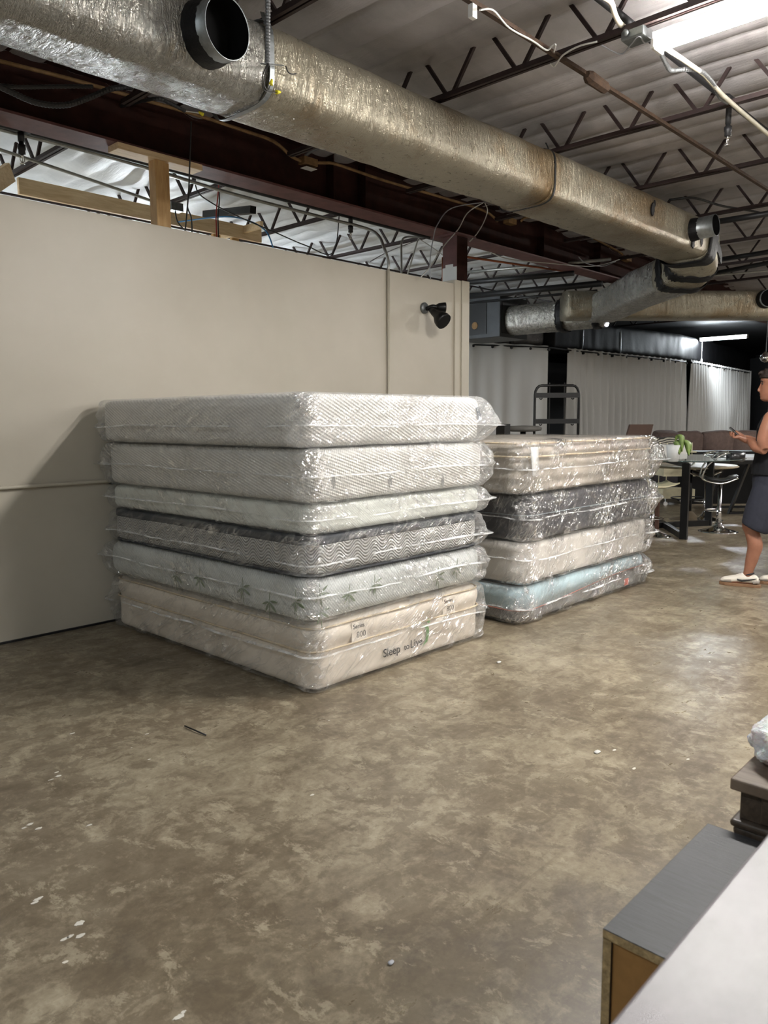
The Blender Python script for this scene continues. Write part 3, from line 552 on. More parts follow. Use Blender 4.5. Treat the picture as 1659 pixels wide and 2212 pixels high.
along('conduit', [P(878, 600, y=5.7), P(890, 560, y=5.7), P(903, 517, y=5.7)], .008, M['wcable'], 'thin slanting white rod behind the wall near the column', 'conduit')
along('copper_pipe', [Vector((P(957, 625, y=5.45).x, 5.45, 0)), P(957, 625, y=5.45), P(957, 556, y=5.45)], .014, M['copper'], 'copper pipe standing behind the wall beside the column', 'pipe')
along('cable', [P(903, 515, y=5.7), P(930, 532, y=5.6), P(956, 551, y=5.5)], .005, M['wcable'], 'white wire running down to the copper pipe', 'cable', sm=4)
for i, (pts, mt, lb) in enumerate((
    ([(800, 565, 5.9), (830, 548, 5.9), (860, 535, 5.9), (900, 520, 5.9)], 'gcable', 'grey cable lying over the far side of the wall top'),
    ([(930, 604, 5.0), (929, 560, 5.0), (936, 515, 5.0), (945, 485, 5.0), (975, 450, 5.0), (1045, 437, 4.95)], 'gcable', 'dark grey cable looping from the duct down behind the wall'),
    ([(908, 600, 5.0), (930, 575, 5.05), (960, 530, 5.1), (990, 495, 5.08), (1010, 460, 5.0), (1045, 437, 4.95)], 'wcable', 'pale cable crossing in front of the column top'),
    ([(1014, 522, 5.08), (1030, 505, 5.06), (1045, 480, 5.02), (1053, 455, 4.98), (1047, 438, 4.95)], 'wcable', 'pale cable looping down to the right of the column'),
    ([(400, 500, 5.3), (407, 420, 5.2), (410, 350, 5.1), (413, 262, 5.02)], 'cable', 'black cable hanging straight from the duct past the wood post'),
    ([(415, 505, 5.5), (413, 470, 5.5), (405, 445, 5.5), (411, 408, 5.4)], 'cable', 'second black cable hanging beside the wood post'),
    ([(425, 410, 5.9), (460, 440, 5.9), (520, 470, 5.9), (590, 500, 5.9), (660, 530, 5.9), (720, 545, 5.9)], 'cable', 'black cable strung across the far room above the wall'),
    ([(485, 468, 6.2), (540, 478, 6.2), (575, 500, 6.2), (590, 535, 6.2)], 'bluew', 'blue cable near the end of the timber header'),
    ([(468, 512, 5.7), (467, 470, 5.7), (470, 430, 5.7), (478, 380, 5.6)], 'redw', 'red wire bundle hanging behind the wall'),
    ([(472, 512, 5.72), (471, 470, 5.72), (474, 430, 5.72), (473, 380, 5.6)], 'cable', 'black wire hanging beside the red wires'),
    ([(1060, 545, 5.1), (1100, 560, 5.0), (1180, 568, 5.0), (1280, 575, 5.0), (1340, 560, 5.05)], 'wcable', 'pale cable strung under the beam right of the column'),
    ([(1250, 555, 5.05), (1265, 568, 5.05), (1300, 575, 5.0), (1330, 565, 5.05)], 'gcable', 'grey cable loop under the beam by the branch duct'),
    )):
    pts = [P(a, b, y=c) for a, b, c in pts]
    if i in (8, 9): pts = [Vector((pts[0].x, pts[0].y, .01)), Vector((pts[0].x, pts[0].y, 1.5))]+pts+[Vector((pts[-1].x, 5.42, 3.34))]
    if i == 6: pts = [Vector((pts[0].x, pts[0].y, 3.6))]+pts+[Vector((pts[-1].x+.1, pts[-1].y, 3.6))]
    if i == 7: pts = [Vector((pts[0].x, 7.0, 3.40))]+pts
    along('cable', pts, .0055 if mt != 'bluew' else .007, M[mt], lb, 'cable', 6, 6)
# cables beyond the beam on the right of the column
along('copper_pipe', [P(1008, 555, y=5.6), P(1200, 583, y=5.6), P(1330, 604, y=5.6)], .013, M['copper'], 'thin copper-coloured pipe under the roof right of the column', 'pipe')
for k, (a, b, r) in enumerate((((1008, 588), (1320, 560), .02), ((1008, 640), (1300, 612), .045), ((1008, 655), (1290, 628), .02), ((1008, 610), (1240, 590), .035))):
    q0 = P(*a, z=3.3 if k else 3.4); q1 = P(*b, z=3.3 if k else 3.4)
    along('pipe', [q0, q1], r, M['pipe' if k != 0 else 'conduit'], ['thin grey conduit crossing under the roof behind the column', 'thick black pipe under the roof behind the column', 'lower black pipe under the roof behind the column', 'upper black pipe close to the roof behind the column'][k], 'pipe')
# sprinkler line, conduits and junction box at the upper right
t = thing('sprinkler_pipe', 'dark pipe running away under the roof past the lit tube fixture', 'pipe', (6, 2.1, 3.6))
bm = B(); tube(bm, [(2.0, 2.17, 3.63), (16, 2.08, 3.60)], .021, 12); obj('main', bm, M['pipe'], t, smooth=True)
q = Vector((5.78, 2.13, 3.6)); bm = B(); lathe(bm, (q.x-.07, q.y, 3.61), [(.03, 0), (.036, .02), (.036, .12), (.03, .14)], 12, (1, 0, 0)); tube(bm, [q, q+Vector((0, 0, -.14))], .02, 12); obj('tee', bm, M['pipe'], t, smooth=True)
sprinkler(q+Vector((0, 0, -.16)), t)
jb = P(1372, 78, z=3.50); t = thing('junction_box', 'grey metal junction box on the joist at the end of the lit fixture', 'junction box', jb)
bm = B(); box(bm, jb+Vector((-.06, -.075, -.03)), jb+Vector((.06, .055, .03))); obj('box_body', bm, M['galv'], t, bevel=.008)
bm = B(); lathe(bm, jb+Vector((-.0, -.03, .03)), [(.02, 0), (.02, .03)], 12); lathe(bm, jb+Vector((-.06, .02, .0)), [(.017, 0), (.017, -.02)], 12, (1, 0, 0)); obj('connector', bm, M['galv'], t, smooth=True)
pts = [P(x, y, z=3.55) for x, y in ((1300, -10), (1320, 5), (1328, 30), (1340, 52), (1358, 66))]
along('flexible_conduit', pts, .015, M['whiteflex'], 'cream flexible conduit curving into the junction box from above', 'conduit', sm=6)
pts = [P(x, y, z=3.50) for x, y in ((1410, 92), (1425, 110), (1440, 140), (1450, 152), (1480, 150), (1515, 155), (1540, 180), (1555, 210), (1572, 222))]
bm = B(); tube(bm, catmull(pts, 14), .014, 9, ring=ribr); obj('flexible_conduit', bm, M['flex'], label='ribbed grey conduit looping below the junction box', cat='conduit')
pts = [P(x, y, z=3.50) for x, y in ((1418, 90), (1470, 125), (1520, 160), (1560, 205), (1600, 240), (1659, 290), (1760, 375))]
along('conduit', pts, .014, M['whiteflex'], 'straight cream conduit running away from the lit fixture', 'conduit')
# plug and white cord
q = P(1022, 26, z=3.44); t = thing('power_adapter', 'white plug adapter hanging from the bridging rod', 'adapter', q)
bm = B(); box(bm, q+Vector((-.02, -.012, -.03)), q+Vector((.02, .018, .035))); obj('plug_body', bm, M['white'], t, bevel=.004)
bm = B(); tube(bm, [P(1036, 22, z=3.44), P(1065, 22, z=3.47), P(1100, 60, z=3.48), P(1150, 88, z=3.48), P(1180, 108, z=3.48), P(1192, 100, z=3.49), P(1200, 96, z=3.49), P(1197, 112, z=3.49)], .005, 8, sm=6); obj('cord', bm, M['wcable'], t, smooth=True)
along('cable', [P(x, y, z=3.49) for x, y in ((1190, 138), (1198, 143), (1215, 120), (1250, 100), (1290, 90))], .005, M['wcable'], 'white cord looped over the nearest joist', 'cable', sm=6)
along('cable', [P(x, y, z=3.47) for x, y in ((1300, 98), (1340, 117), (1360, 100), (1380, 78), (1392, 92), (1408, 86))], .004, M['gcable'], 'thin cord from the junction box to the end of the lit fixture', 'cable', sm=6)
along('cable', [P(x, y, z=3.6) for x, y in ((1445, 432), (1500, 428), (1560, 445), (1620, 455), (1680, 468))], .012, M['pipe'], 'black cable sagging under the roof above the duct end', 'cable', sm=6)
for (a, b, lb) in (((1530, 482), (1700, 455), 'thick black pipe under the roof, right of the duct end'), ((1560, 560), (1700, 538), 'pair of black pipes right of the elbow, upper'), ((1545, 590), (1700, 560), 'black pipe right of the elbow, lower')):
    along('pipe', [P(*a, z=3.42), P(*b, z=3.42)], .03, M['pipe'], lb, 'pipe')
c = P(1400, 625, z=3.35); t = thing('junction_box', 'small grey junction box with cables behind the branch duct', 'junction box', c)
bm = B(); box(bm, c+Vector((-.1, -.1, -.05)), c+Vector((.1, .1, .05))); obj('box_body', bm, M['galv'], t); bm = B(); tube(bm, [c, P(1340, 615, z=3.36)], .02, 8); tube(bm, [c, P(1480, 600, z=3.4), P(1659, 585, z=3.42)], .015, 8); obj('conduit', bm, M['conduit'], t)
# timber in the back room and above the wall
t = thing('timber_plate', 'short pine plank fixed flat under the beam', 'plank', (3, 5.2, 3.2)); a = P(250, 320, y=5.16); b = P(433, 368, y=5.16)
bm = B(); box(bm, (a.x, 5.13, 3.285), (b.x, 5.27, 3.329)); obj('plank', bm, M['pine'], t, bevel=.003)
c = P(325, 350, y=5.20).x; t = thing('timber_post', 'doubled pine stud standing on the wall top under the plank', 'post', (c, 5.25, 2.82))
for k, (dx, w) in enumerate(((0, .085), (.087, .045))):
    bm = B(); box(bm, (c+dx, 5.14+k*.03, 2.82), (c+dx+w, 5.23+k*.03, 3.284)); obj('stud', bm, M['pinev'], t, bevel=.003)
t = thing('timber_header', 'long knotty pine beam spanning the room behind the wall', 'timber', (4, 7.1, 3.4))
a = P(40, 385, y=7.0); b = P(565, 497, y=7.0)
bm = B(); box(bm, (a.x, 7.0, 3.365), (b.x, 7.04, 3.505)); obj('board', bm, M['pine'], t, bevel=.003)
bm = B(); box(bm, (b.x-.25, 6.7, 3.43), (b.x-.21, 7.6, 3.50)); obj('cross_piece', bm, M['pine'], t)
for dx in (-.6, -.36): 
    bm = B(); box(bm, (b.x+dx, 7.05, 2.4), (b.x+dx+.09, 7.09, 3.37)); obj('stud', bm, M['pinev'], t)
a = P(-60, 385, y=6.4); b = P(20, 368, y=6.4); bm = B(); bar(bm, P(-80, 440, y=6.2), P(22, 372, y=6.6), .04, .14); obj('timber_brace', bm, M['pine'], label='cut end of a pine brace at the left edge above the wall', cat='timber')
c = P(448, 452, y=6.4); t = thing('junction_box', 'small steel junction box with wires near the timber header', 'junction box', c)
c = P(378, 448, y=6.3); t.location = c; WL[t.name] = c.copy(); bm = B(); box(bm, c+Vector((-.06, -.04, -.035)), c+Vector((.06, .04, .035))); obj('box_body', bm, M['galv'], t); bm = B(); tube(bm, [c, c+Vector((.02, 0, -.12)), c+Vector((.12, 0, -.2))], .006, 6, sm=4); obj('wire', bm, M['cable'], t)
a = P(455, 460, y=7.2); b = P(520, 438, y=6.6); bm = B(); bar(bm, (a.x, 7.3, a.z), (b.x, 6.4, 3.50), .07, .07); obj('strut', bm, M['blackm'], label='short black steel strut above the timber header', cat='strut')
# wall fixtures
c = P(921, 668, y=5.10); t = thing('spotlight', 'black twin-head adjustable spotlight mounted high on the wall near the column', 'spotlight', (c.x, 5.11, c.z))
bm = B(); lathe(bm, (c.x-.02, 5.118, c.z+.01), [(.055, 0), (.055, -.02), (.045, -.028), (.001, -.03)], 24, (0, 1, 0)); obj('mount', bm, M['galv'], t, smooth=True)
bm = B(); tube(bm, [(c.x-.01, 5.09, c.z), (c.x+.01, 5.03, c.z+.02), (c.x+.07, 5.0, c.z+.01)], .022, 12, sm=4); tube(bm, [(c.x, 5.06, c.z), (c.x-.02, 5.0, c.z-.04)], .02, 12); obj('arm', bm, M['blackm'], t, smooth=True)
hd = Vector((.02, -.78, -.62)).normalized(); h0 = Vector((c.x-.02, 4.99, c.z-.04))
bm = B(); lathe(bm, h0, [(.024, -.04), (.034, 0), (.04, .05), (.072, .10), (.082, .14), (.082, .17), (.075, .17)], 28, hd); obj('lamp_head', bm, M['blackm'], t, smooth=True)
bm = B(); lathe(bm, h0, [(.076, .150), (.04, .160), (.001, .163)], 28, hd); obj('lens', bm, M['chrome'], t, smooth=True)
h1 = Vector((c.x+.07, 5.0, c.z+.015)); hd2 = Vector((.75, -.6, 0)).normalized(); bm = B(); lathe(bm, h1, [(.024, -.03), (.042, 0), (.05, .06), (.05, .07)], 24, hd2); obj('lamp_head', bm, M['blackm'], t, smooth=True)
bm = B(); lathe(bm, h1, [(.016, .05), (.016, .074), (.001, .076)], 14, hd2); obj('socket', bm, M['brass'], t, smooth=True)
t = thing('conduit', 'white-painted horizontal conduit fixed to the wall, ending at the mattress stack', 'conduit', (1, 5.1, 1.0))
bm = B(); tube(bm, [(-4, 5.098, 1.01), (2.6, 5.098, 1.008), (5.4, 5.098, 1.005)], .013, 10); obj('pipe_run', bm, M['bpaint'], t, smooth=True)
bm = B(); box(bm, (2.60, 5.07, .985), (2.66, 5.12, 1.035)); obj('strap_clip', bm, M['galv'], t, bevel=.004)
# ------------------------------------------------------------------ mattresses in plastic bags
def rrect(x0, y0, x1, y1, rc, step):
    """points round a rounded rectangle, counter-clockwise, with outward normals"""
    out = []
    cs = [((x1-rc, y0+rc), -PI/2), ((x1-rc, y1-rc), 0), ((x0+rc, y1-rc), PI/2), ((x0+rc, y0+rc), PI)]
    for i, ((cx_, cy_), a0) in enumerate(cs):
        k = max(4, int(rc*PI/2/step*1.5))
        for j in range(k+1):
            a = a0+PI/2*j/k; out.append((Vector((cx_+rc*math.cos(a), cy_+rc*math.sin(a), 0)), Vector((math.cos(a), math.sin(a), 0))))
        (nx, ny), na = cs[(i+1) % 4]; p = out[-1][0]; q = Vector((nx+rc*math.cos(na), ny+rc*math.sin(na), 0)); L = (q-p).length; k = int(L/step); nn = out[-1][1]
        for j in range(1, k): out.append((p.lerp(q, j/k), nn.copy()))
    return out
def slab(R_, z0, z1, rc, re, step, nz, disp=None, top=True, bulge=0.0, mat=0, topd=None):
    """a soft rounded slab; disp(p, n, t) moves the side outwards (t 0 at the bottom, 1 at the top)"""
    bm = B(); ring = rrect(*R_, rc, step); rings = []; h = z1-z0
    cx_, cy_ = (R_[0]+R_[2])/2, (R_[1]+R_[3])/2
    prof = []
    for k in range(nz+1):
        a = k/nz; z = z0+h*a
        d = 0
        if z-z0 < re: d = re-math.sqrt(max(0, re*re-(re-(z-z0))**2))
        if z1-z < re: d = max(d, re-math.sqrt(max(0, re*re-(re-(z1-z))**2)))
        prof.append((d, z, a))
    for d, z, a in prof:
        r = []
        for p, n in ring:
            q = p-n*d+n*bulge*math.sin(PI*a); q.z = z
            if disp:
                e = disp(q, n, a); q = q+n*e
            r.append(q)
        rings.append(r)
    # caps shrink toward the middle
    for s in (.93, .8, .6, .4, .2):
        base = rings[nz]; r = []
        for p in base:
            q = Vector((cx_+(p.x-cx_)*s, cy_+(p.y-cy_)*s, z1+(topd(p.x, p.y, s) if topd else 0))); r.append(q)
        rings.append(r)
    base = rings[0]; bot = [[Vector((cx_+(p.x-cx_)*s, cy_+(p.y-cy_)*s, z0)) for p in base] for s in (.3, .9)]
    loft(bm, bot+rings, True, mat); return bm
BODYR = lambda R_, k: (R_[0]+k, R_[1]+k, R_[2]-k, R_[3]-k)
def text_mesh(body, size, place, rot=0.0, bold=0.0):
    cu = bpy.data.curves.new('lettering', 'FONT'); cu.body = body; cu.size = size; cu.extrude = .0006; cu.offset = bold; cu.align_x = 'LEFT'
    o = bpy.data.objects.new('lettering_tmp', cu); COL.objects.link(o); dg = bpy.context.evaluated_depsgraph_get(); me = bpy.data.meshes.new_from_object(o.evaluated_get(dg))
    bm = B(); bm.from_mesh(me); bpy.data.objects.remove(o); bpy.data.meshes.remove(me)
    Mx = Matrix.Translation(Vector(place)) @ Matrix.Rotation(PI/2, 4, 'X') @ Matrix.Rotation(rot, 4, 'Z'); bm.transform(Mx); return bm
def mattress(label, R_, z0, z1, mat, rc=.10, re=.045, pl='plastic', haze=None, seam=.5, fold=.012, seed=0, bands=None, disp=None, flare=(0, 0, .05, .02), group=None, matpart='ticking', bagmat=None, fl=(0.0, 0.0), topmat=None):
    """R_ = x0, y0, x1, y1 on the floor plan; flare = bag overhang at the (x0 y0), (x0 y1), (x1 y0), (x1 y1) corners"""
    cx_, cy_ = (R_[0]+R_[2])/2, (R_[1]+R_[3])/2
    t = thing('mattress', label, 'mattress', (cx_, cy_, z0), group)
    kk = .020
    def dd(p, n, a):
        v = .006*N(p.x*3+seed, p.y*3, p.z*7)+.003*N(p.x*9, p.y*9, p.z*20+seed)
        return v+(disp(p, n, a) if disp else 0)
    bm = slab(BODYR(R_, kk), z0+.004, z1-.006, rc, re, .03, 22, dd)
    obj(matpart, bm, mat, t, smooth=True)
    if bands:
        for nm, za, zb, mt in bands:
            bm = slab(BODYR(R_, kk-.004), z0+(z1-z0)*za, z0+(z1-z0)*zb, rc, .006, .04, 6, None); obj(nm, bm, mt, t, smooth=True)
    # the bag
    cor = [Vector((R_[0], R_[1], 0)), Vector((R_[0], R_[3], 0)), Vector((R_[2], R_[1], 0)), Vector((R_[2], R_[3], 0))]
    def near(p, n):
        s = 0
        for c_, f_ in zip(cor, flare):
            d = (Vector((p.x, p.y, 0))-c_).length; s += f_*math.exp(-(d/.16)**2)
        s += fl[0]*max(0, n.x)+fl[1]*max(0, -n.x)
        return s
    ca = .45
    def bag(p, n, a):
        u = p.x-p.y; z = p.z
        w = abs(N(u*6+z*9*ca+seed, z*11-u*3, seed))*fold*2.2+abs(N(u*10, z*14+u*6, seed+4))*fold
        sm = near(p, n)*max(0, 1-abs(a-seam)/max(seam if a < seam else 1-seam, .01))**.85
        r_ = .012*math.exp(-(abs(a-seam)*(z1-z0)/.008)**2)
        return .008+w+sm+r_
    bm = slab(BODYR(R_, .012), z0+.001, z1+.001, rc*.8, re*.8, .016, 34, bag, topd=lambda x, y, s: .004*abs(N(x*6, y*6, s*9)))
    ly = bm.verts.layers.float.new('crumple')
    for v in bm.verts:
        p = v.co; s = 0
        for c_ in cor: s = max(s, math.exp(-((Vector((p.x, p.y, 0))-c_).length/.15)**2))
        a = (p.z-z0)/(z1-z0)
        v[ly] = min(1, s*(.55+.6*abs(N(p.x*7, p.y*7, p.z*9))) + .5*math.exp(-((a-seam)/.05)**2)*max(0, .25+N(p.x*2.5, p.y*2.5, seed)*1.6) + .35*max(0, N(p.x*2.1+3, p.y*2.1, p.z*5+seed)))
    b = obj('plastic_bag', bm, bagmat or M[pl], t, smooth=True)
    # welded seam fin running round the bag
    ring = rrect(*BODYR(R_, .0), rc*.8, .03); zs = z0+(z1-z0)*seam; bm = B(); A = []
    for i, (p, n) in enumerate(ring):
        o_ = near(p, n)*.8+.012+.008*abs(N(p.x*5, p.y*5, seed)); w = .004+.014*max(0, N(p.x*3+9, p.y*3, seed))*2+near(p, n)*.25
        zz = zs+.016*N(p.x*1.8, p.y*1.8, seed+2)+.004*N(p.x*14, p.y*14, seed)
        q = p+n*o_; A.append([Vector((q.x, q.y, zz)), Vector((q.x+n.x*w, q.y+n.y*w, zz-.006)), Vector((q.x+n.x*w, q.y+n.y*w, zz-.008)), Vector((q.x, q.y, zz-.003))])
    loft(bm, A, False, 0, True); obj('bag_seam', bm, M['seam'], b)
    return t
M['plastic'] = plastic_mat('clear_plastic_film', .05, .22, .55, 1.0, 1.0); M['plasticb'] = plastic_mat('clear_plastic_film_b', .10, .26, -.5, 1.1, 5.0)
M['plasticc'] = plastic_mat('shiny_plastic_film', .05, .48, .95, 1.2, 9.0); M['milky'] = plastic_mat('milky_plastic_film', .20, .20, .4, .8, 3.0)
m, nt, p_, o_ = nmat('plastic_seam'); tr = nd(nt, 'ShaderNodeBsdfTransparent'); mx = nd(nt, 'ShaderNodeMixShader'); p_.inputs['Base Color'].default_value = (.86, .87, .87, 1); p_.inputs['Roughness'].default_value = .15
lk(nt, math_(nt, 'MULTIPLY_ADD', tnoise(nt, coords(nt), 5, 3), 2.4, -.95), mx.inputs[0]); lk(nt, tr.outputs[0], mx.inputs[1]); lk(nt, p_.outputs[0], mx.inputs[2]); lk(nt, mx.outputs[0], o_.inputs[0]); M['seam'] = m
DK = simple('charcoal_border_fabric', S(52, 54, 60), .7, 0, .3, 30, .15, .2, 200)
ink = simple('black_ink', S(26, 26, 28), .6); green = simple('green_ink', S(104, 160, 84), .6); leafink = simple('sage_leaf_print', S(112, 124, 100), .8); greyink = simple('grey_ink', S(110, 118, 124), .7)
beige = knit_mat('beige_cotton_ticking', (228, 217, 202), 'plain', .25); cordm = simple('beige_piping_cord', S(196, 178, 150), .8)
R1 = lambda x0, y0, x1=4.07, y1=5.06: (x0, y0, x1, y1)
# stack by the wall, bottom to top
RA = R1(2.535, 2.905, 4.04, 5.03)
def pil(p, n, a): return .010*math.cos((a-.78)*2*PI/.44) if a > .55 else 0
tA = mattress('beige cotton mattress with black logo lettering, bottom of the six-high stack by the wall', RA, 0, .372, beige, .09, .05, 'plastic', seed=1, seam=.56, fold=.012, disp=pil, flare=(.03, .05, .04, .0))
for k, zf in enumerate((.925, .60)):
    bm = B(); ring = rrect(*BODYR(RA, .013 if k else .02), .09, .04); pts = [Vector((p.x, p.y, .372*zf+.004*N(p.x*3, p.y*3, k))) for p, n in ring]
    rs = []
    for (q, (p, n)) in zip(pts, ring): rs.append([q+n*(.006*math.cos(a))+Vector((0, 0, .006*math.sin(a))) for a in [2*PI*j/8 for j in range(8)]])
    loft(bm, rs, False, 0, True); obj('piping', bm, cordm, tA, smooth=True)
yf = 2.905+.013
for px in (775, 968):
    q = P(px, 1370, y=yf); zt = .335; bm = B(); box(bm, (q.x-.055, yf-.0025, .225), (q.x+.065, yf+.002, zt)); lt = obj('label_tag', bm, beige, tA, bevel=.002, label='sewn beige fabric tag')
    bm = text_mesh('Series', .036, (q.x-.045, yf-.0032, .298)); obj('lettering', bm, ink, lt)
    bm = text_mesh('800', .048, (q.x-.02, yf-.0032, .245), 0, -.0008); obj('lettering', bm, ink, lt)
q = P(828, 1419, y=yf-.004); bm = text_mesh('Sleep', .068, (q.x, yf-.0032, .085), 0, .0004); lg = obj('logo', bm, ink, tA)
bm = text_mesh('to', .052, (q.x+.178, yf-.0032, .088)); obj('lettering', bm, ink, lg); bm = text_mesh('Live', .068, (q.x+.232, yf-.0032, .088), 0, .0004); obj('lettering', bm, ink, lg)
bm = B(); gx, gz = q.x+.372, .085
def flat(bm, pts, y, th=.002):
    a = [bm.verts.new((x, y, z)) for x, z in pts]; b = [bm.verts.new((x, y+th, z)) for x, z in pts]; n = len(pts)
    bm.faces.new(a); bm.faces.new(b[::-1])
    for i in range(n): bm.faces.new((a[i], b[i], b[(i+1) % n], a[(i+1) % n]))
flat(bm, [(gx-.03, gz-.012), (gx+.0, gz+.02), (gx+.008, gz+.06), (gx-.002, gz+.10), (gx-.04, gz+.115), (gx+.012, gz+.113), (gx+.03, gz+.09), (gx+.032, gz+.05), (gx+.015, gz+.01)], yf-.0035)
flat(bm, [(gx+.028+.014*math.cos(a), gz+.135+.014*math.sin(a)) for a in [2*PI*j/14 for j in range(14)]], yf-.0035); obj('logo_figure', bm, green, lg)
# bamboo-print mattress
RB = R1(2.50, 2.90, 4.06, 5.05)
tB = mattress('grey-white knit mattress printed with bamboo leaves, directly on the beige bottom mattress', RB, .374, .612, knit_mat('bamboo_knit', (210, 213, 209), 'brick', .45, dk=.78), .11, .07, 'plasticb', seed=12, seam=.62, fold=.013, flare=(.0, .05, .05, .0))
def leafcluster(bm, o, du, s, rnd):
    """a bamboo sprig lying on the cover: du = direction along the side"""
    def L_(a, l, w, base):
        d = Vector((math.cos(a), math.sin(a))); pr = Vector((-d.y, d.x)); pts = []
        for k in range(9):
            q = k/8; pts.append(base+d*l*q+pr*w*math.sin(PI*q)**.8)
        for k in range(7, 0, -1):
            q = k/8; pts.append(base+d*l*q-pr*w*math.sin(PI*q)**.8)
        return pts
    nn = Vector((0, 0, 1)).cross(du).normalized()*-1
    for a, l, w, bx, bz in ((-2.0+rnd, .055, .005, 0, .0), (-.6+rnd, .06, .006, .0, .0), (.1+rnd, .05, .005, .005, .005), (-2.7+rnd, .045, .005, -.003, .0), (1.45+rnd*.3, .05, .0018, 0, 0), (-1.5+rnd*.3, .075, .0015, 0, 0)):
        pts = L_(a, l*s, w*s, Vector((bx*s, bz*s)))
        f0 = [bm.verts.new(o+du*p.x+Vector((0, 0, p.y))) for p in pts]; f1 = [bm.verts.new(o+du*p.x+Vector((0, 0, p.y))-nn*.002) for p in pts]
        bm.faces.new(f0); bm.faces.new(f1[::-1])
        for i in range(len(pts)): bm.faces.new((f0[i], f1[i], f1[(i+1) % len(pts)], f0[(i+1) % len(pts)]))
bm = B()
for (px, py, rn) in ((690, 1283, .5), (752, 1283, -.2), (808, 1262, .3), (945, 1245, .1), (985, 1225, -.3), (692, 1338, 0)):
    q = P(px, py, y=2.912); leafcluster(bm, Vector((q.x, 2.906, max(.44, min(.56, q.z)))), Vector((1, 0, 0)), 1.15, rn)
for (px, py, rn) in ((382, 1243, 0), (432, 1247, -.2), (525, 1270, .2), (583, 1300, -.1), (640, 1300, .3)):
    q = P(px, py, x=2.512); leafcluster(bm, Vector((2.506, q.y, max(.43, min(.56, q.z)))), Vector((0, -1, 0)), 1.3, rn)
obj('leaf_print', bm, leafink, tB)
# wavy mattress with charcoal bands
tC = mattress('pale mattress with rippled wave pattern and charcoal edge bands, third from the bottom', R1(2.53, 2.915, 4.06, 5.04), .614, .83, knit_mat('wave_knit', (196, 194, 190), 'waves', 1.0, dk=.42), .13, .05, 'plastic', seed=21, seam=.40, fold=.013, flare=(.04, .04, .06, .0),
    bands=[('border_band', .77, .985, DK), ('border_band', .0, .06, DK)])
tD = mattress('thin plain white mattress, fourth from the bottom, above the wavy one', R1(2.55, 2.925, 4.07, 5.05), .832, .995, knit_mat('fine_white_knit', (222, 224, 216), 'fine', .25, dk=.90), .08, .04, 'plasticb', seed=33, seam=.55, fold=.012, flare=(.0, .04, .07, .0))
tE = mattress('white ribbed mattress with small embossed crescents, second from top of the tall stack', R1(2.53, 2.91, 4.08, 5.05), .997, 1.283, knit_mat('square_rib_knit', (222, 220, 214), 'squares', .8, 62, .84), .09, .05, 'plasticb', seed=44, seam=.52, fold=.014, flare=(.03, .06, .07, .0))
bm = B()
for px in (722, 845, 958):
    q = P(px, 1036, y=2.92)
    for k in range(4):
        r = .010+.007*k; tube(bm, [(q.x-.02+r*math.cos(a), 2.925, q.z-.01+r*1.5*math.sin(a)) for a in [-.9+1.9*j/8 for j in range(9)]], .0022, 5)
obj('embossed_crescent', bm, simple('pale_grey_thread', S(172, 172, 170), .8), tE, kind='stuff')
tF = mattress('thick white diagonal-rib mattress in milky plastic, topmost of the tall stack', R1(2.49, 2.91, 4.07, 5.06), 1.285, 1.566, knit_mat('diagonal_rib_knit', (226, 224, 219), 'diag', .8, 62, .84), .12, .05, 'milky', seed=55, seam=.40, fold=.011, flare=(.02, .02, .13, .0))
q = P(1036, 893, y=2.915); bm = B()
for k in range(4): box(bm, (q.x-.014, 2.921, q.z-.04+k*.022), (q.x+.016, 2.926, q.z-.026+k*.022))
for s in (-1, 1): box(bm, (q.x+s*.012-.003, 2.921, q.z-.04), (q.x+s*.012+.003, 2.926, q.z+.04))
for f in list(bm.faces): pass
bmesh.ops.rotate(bm, cent=(q.x, 2.92, q.z), matrix=Matrix.Rotation(-.35, 3, 'Y'), verts=bm.verts); obj('woven_label', bm, greyink, tF)
# second stack
def R2(x0, x1=6.42, y0=2.86, y1=4.36): return (x0, y0, x1, y1)
lblue = knit_mat('pale_blue_knit', (178, 200, 206), 'fine', .15, dk=.92); greyf = knit_mat('grey_woven_base', (138, 134, 130), 'brick', .2, dk=.8)
tG = mattress('pale blue and grey mattress with thin red line, bottom of the lower stack', R2(4.40, 6.38), 0, .272, greyf, .12, .06, 'plasticc', seed=61, seam=.45, fold=.018, flare=(.03, .0, .06, .0), bands=None)
def wavyband(x):
    return .0
bm = B(); ring = rrect(*BODYR(R2(4.40, 6.38), .009), .12, .03); rs = []
for p, n in ring:
    zc = .135+.035*math.sin(p.x*1.9-p.y*1.5+.6); rs.append([Vector((p.x-n.x*.03, p.y-n.y*.03, zc)), Vector((p.x, p.y, zc)), Vector((p.x, p.y, .21)), Vector((p.x-n.x*.012, p.y-n.y*.012, .245)), Vector((p.x-n.x*.05, p.y-n.y*.05, .2655))])
loft(bm, rs, False, 0, True); obj('blue_top_cover', bm, lblue, tG, smooth=True)
bm = B(); rs = []
for p, n in ring:
    zc = .133+.035*math.sin(p.x*1.9-p.y*1.5+.6); rs.append([Vector((p.x+n.x*.003*math.cos(a), p.y+n.y*.003*math.cos(a), zc+.003*math.sin(a))) for a in [2*PI*j/6 for j in range(6)]])
loft(bm, rs, False, 0, True); obj('piping', bm, simple('rust_red_piping', S(170, 96, 80), .7), tG)
q = P(1352, 1268, y=2.87); bm = B(); box(bm, (q.x-.02, 2.873, .035), (q.x+.05, 2.877, .09)); obj('label_tag', bm, simple('red_label', S(206, 106, 92), .6), tG)
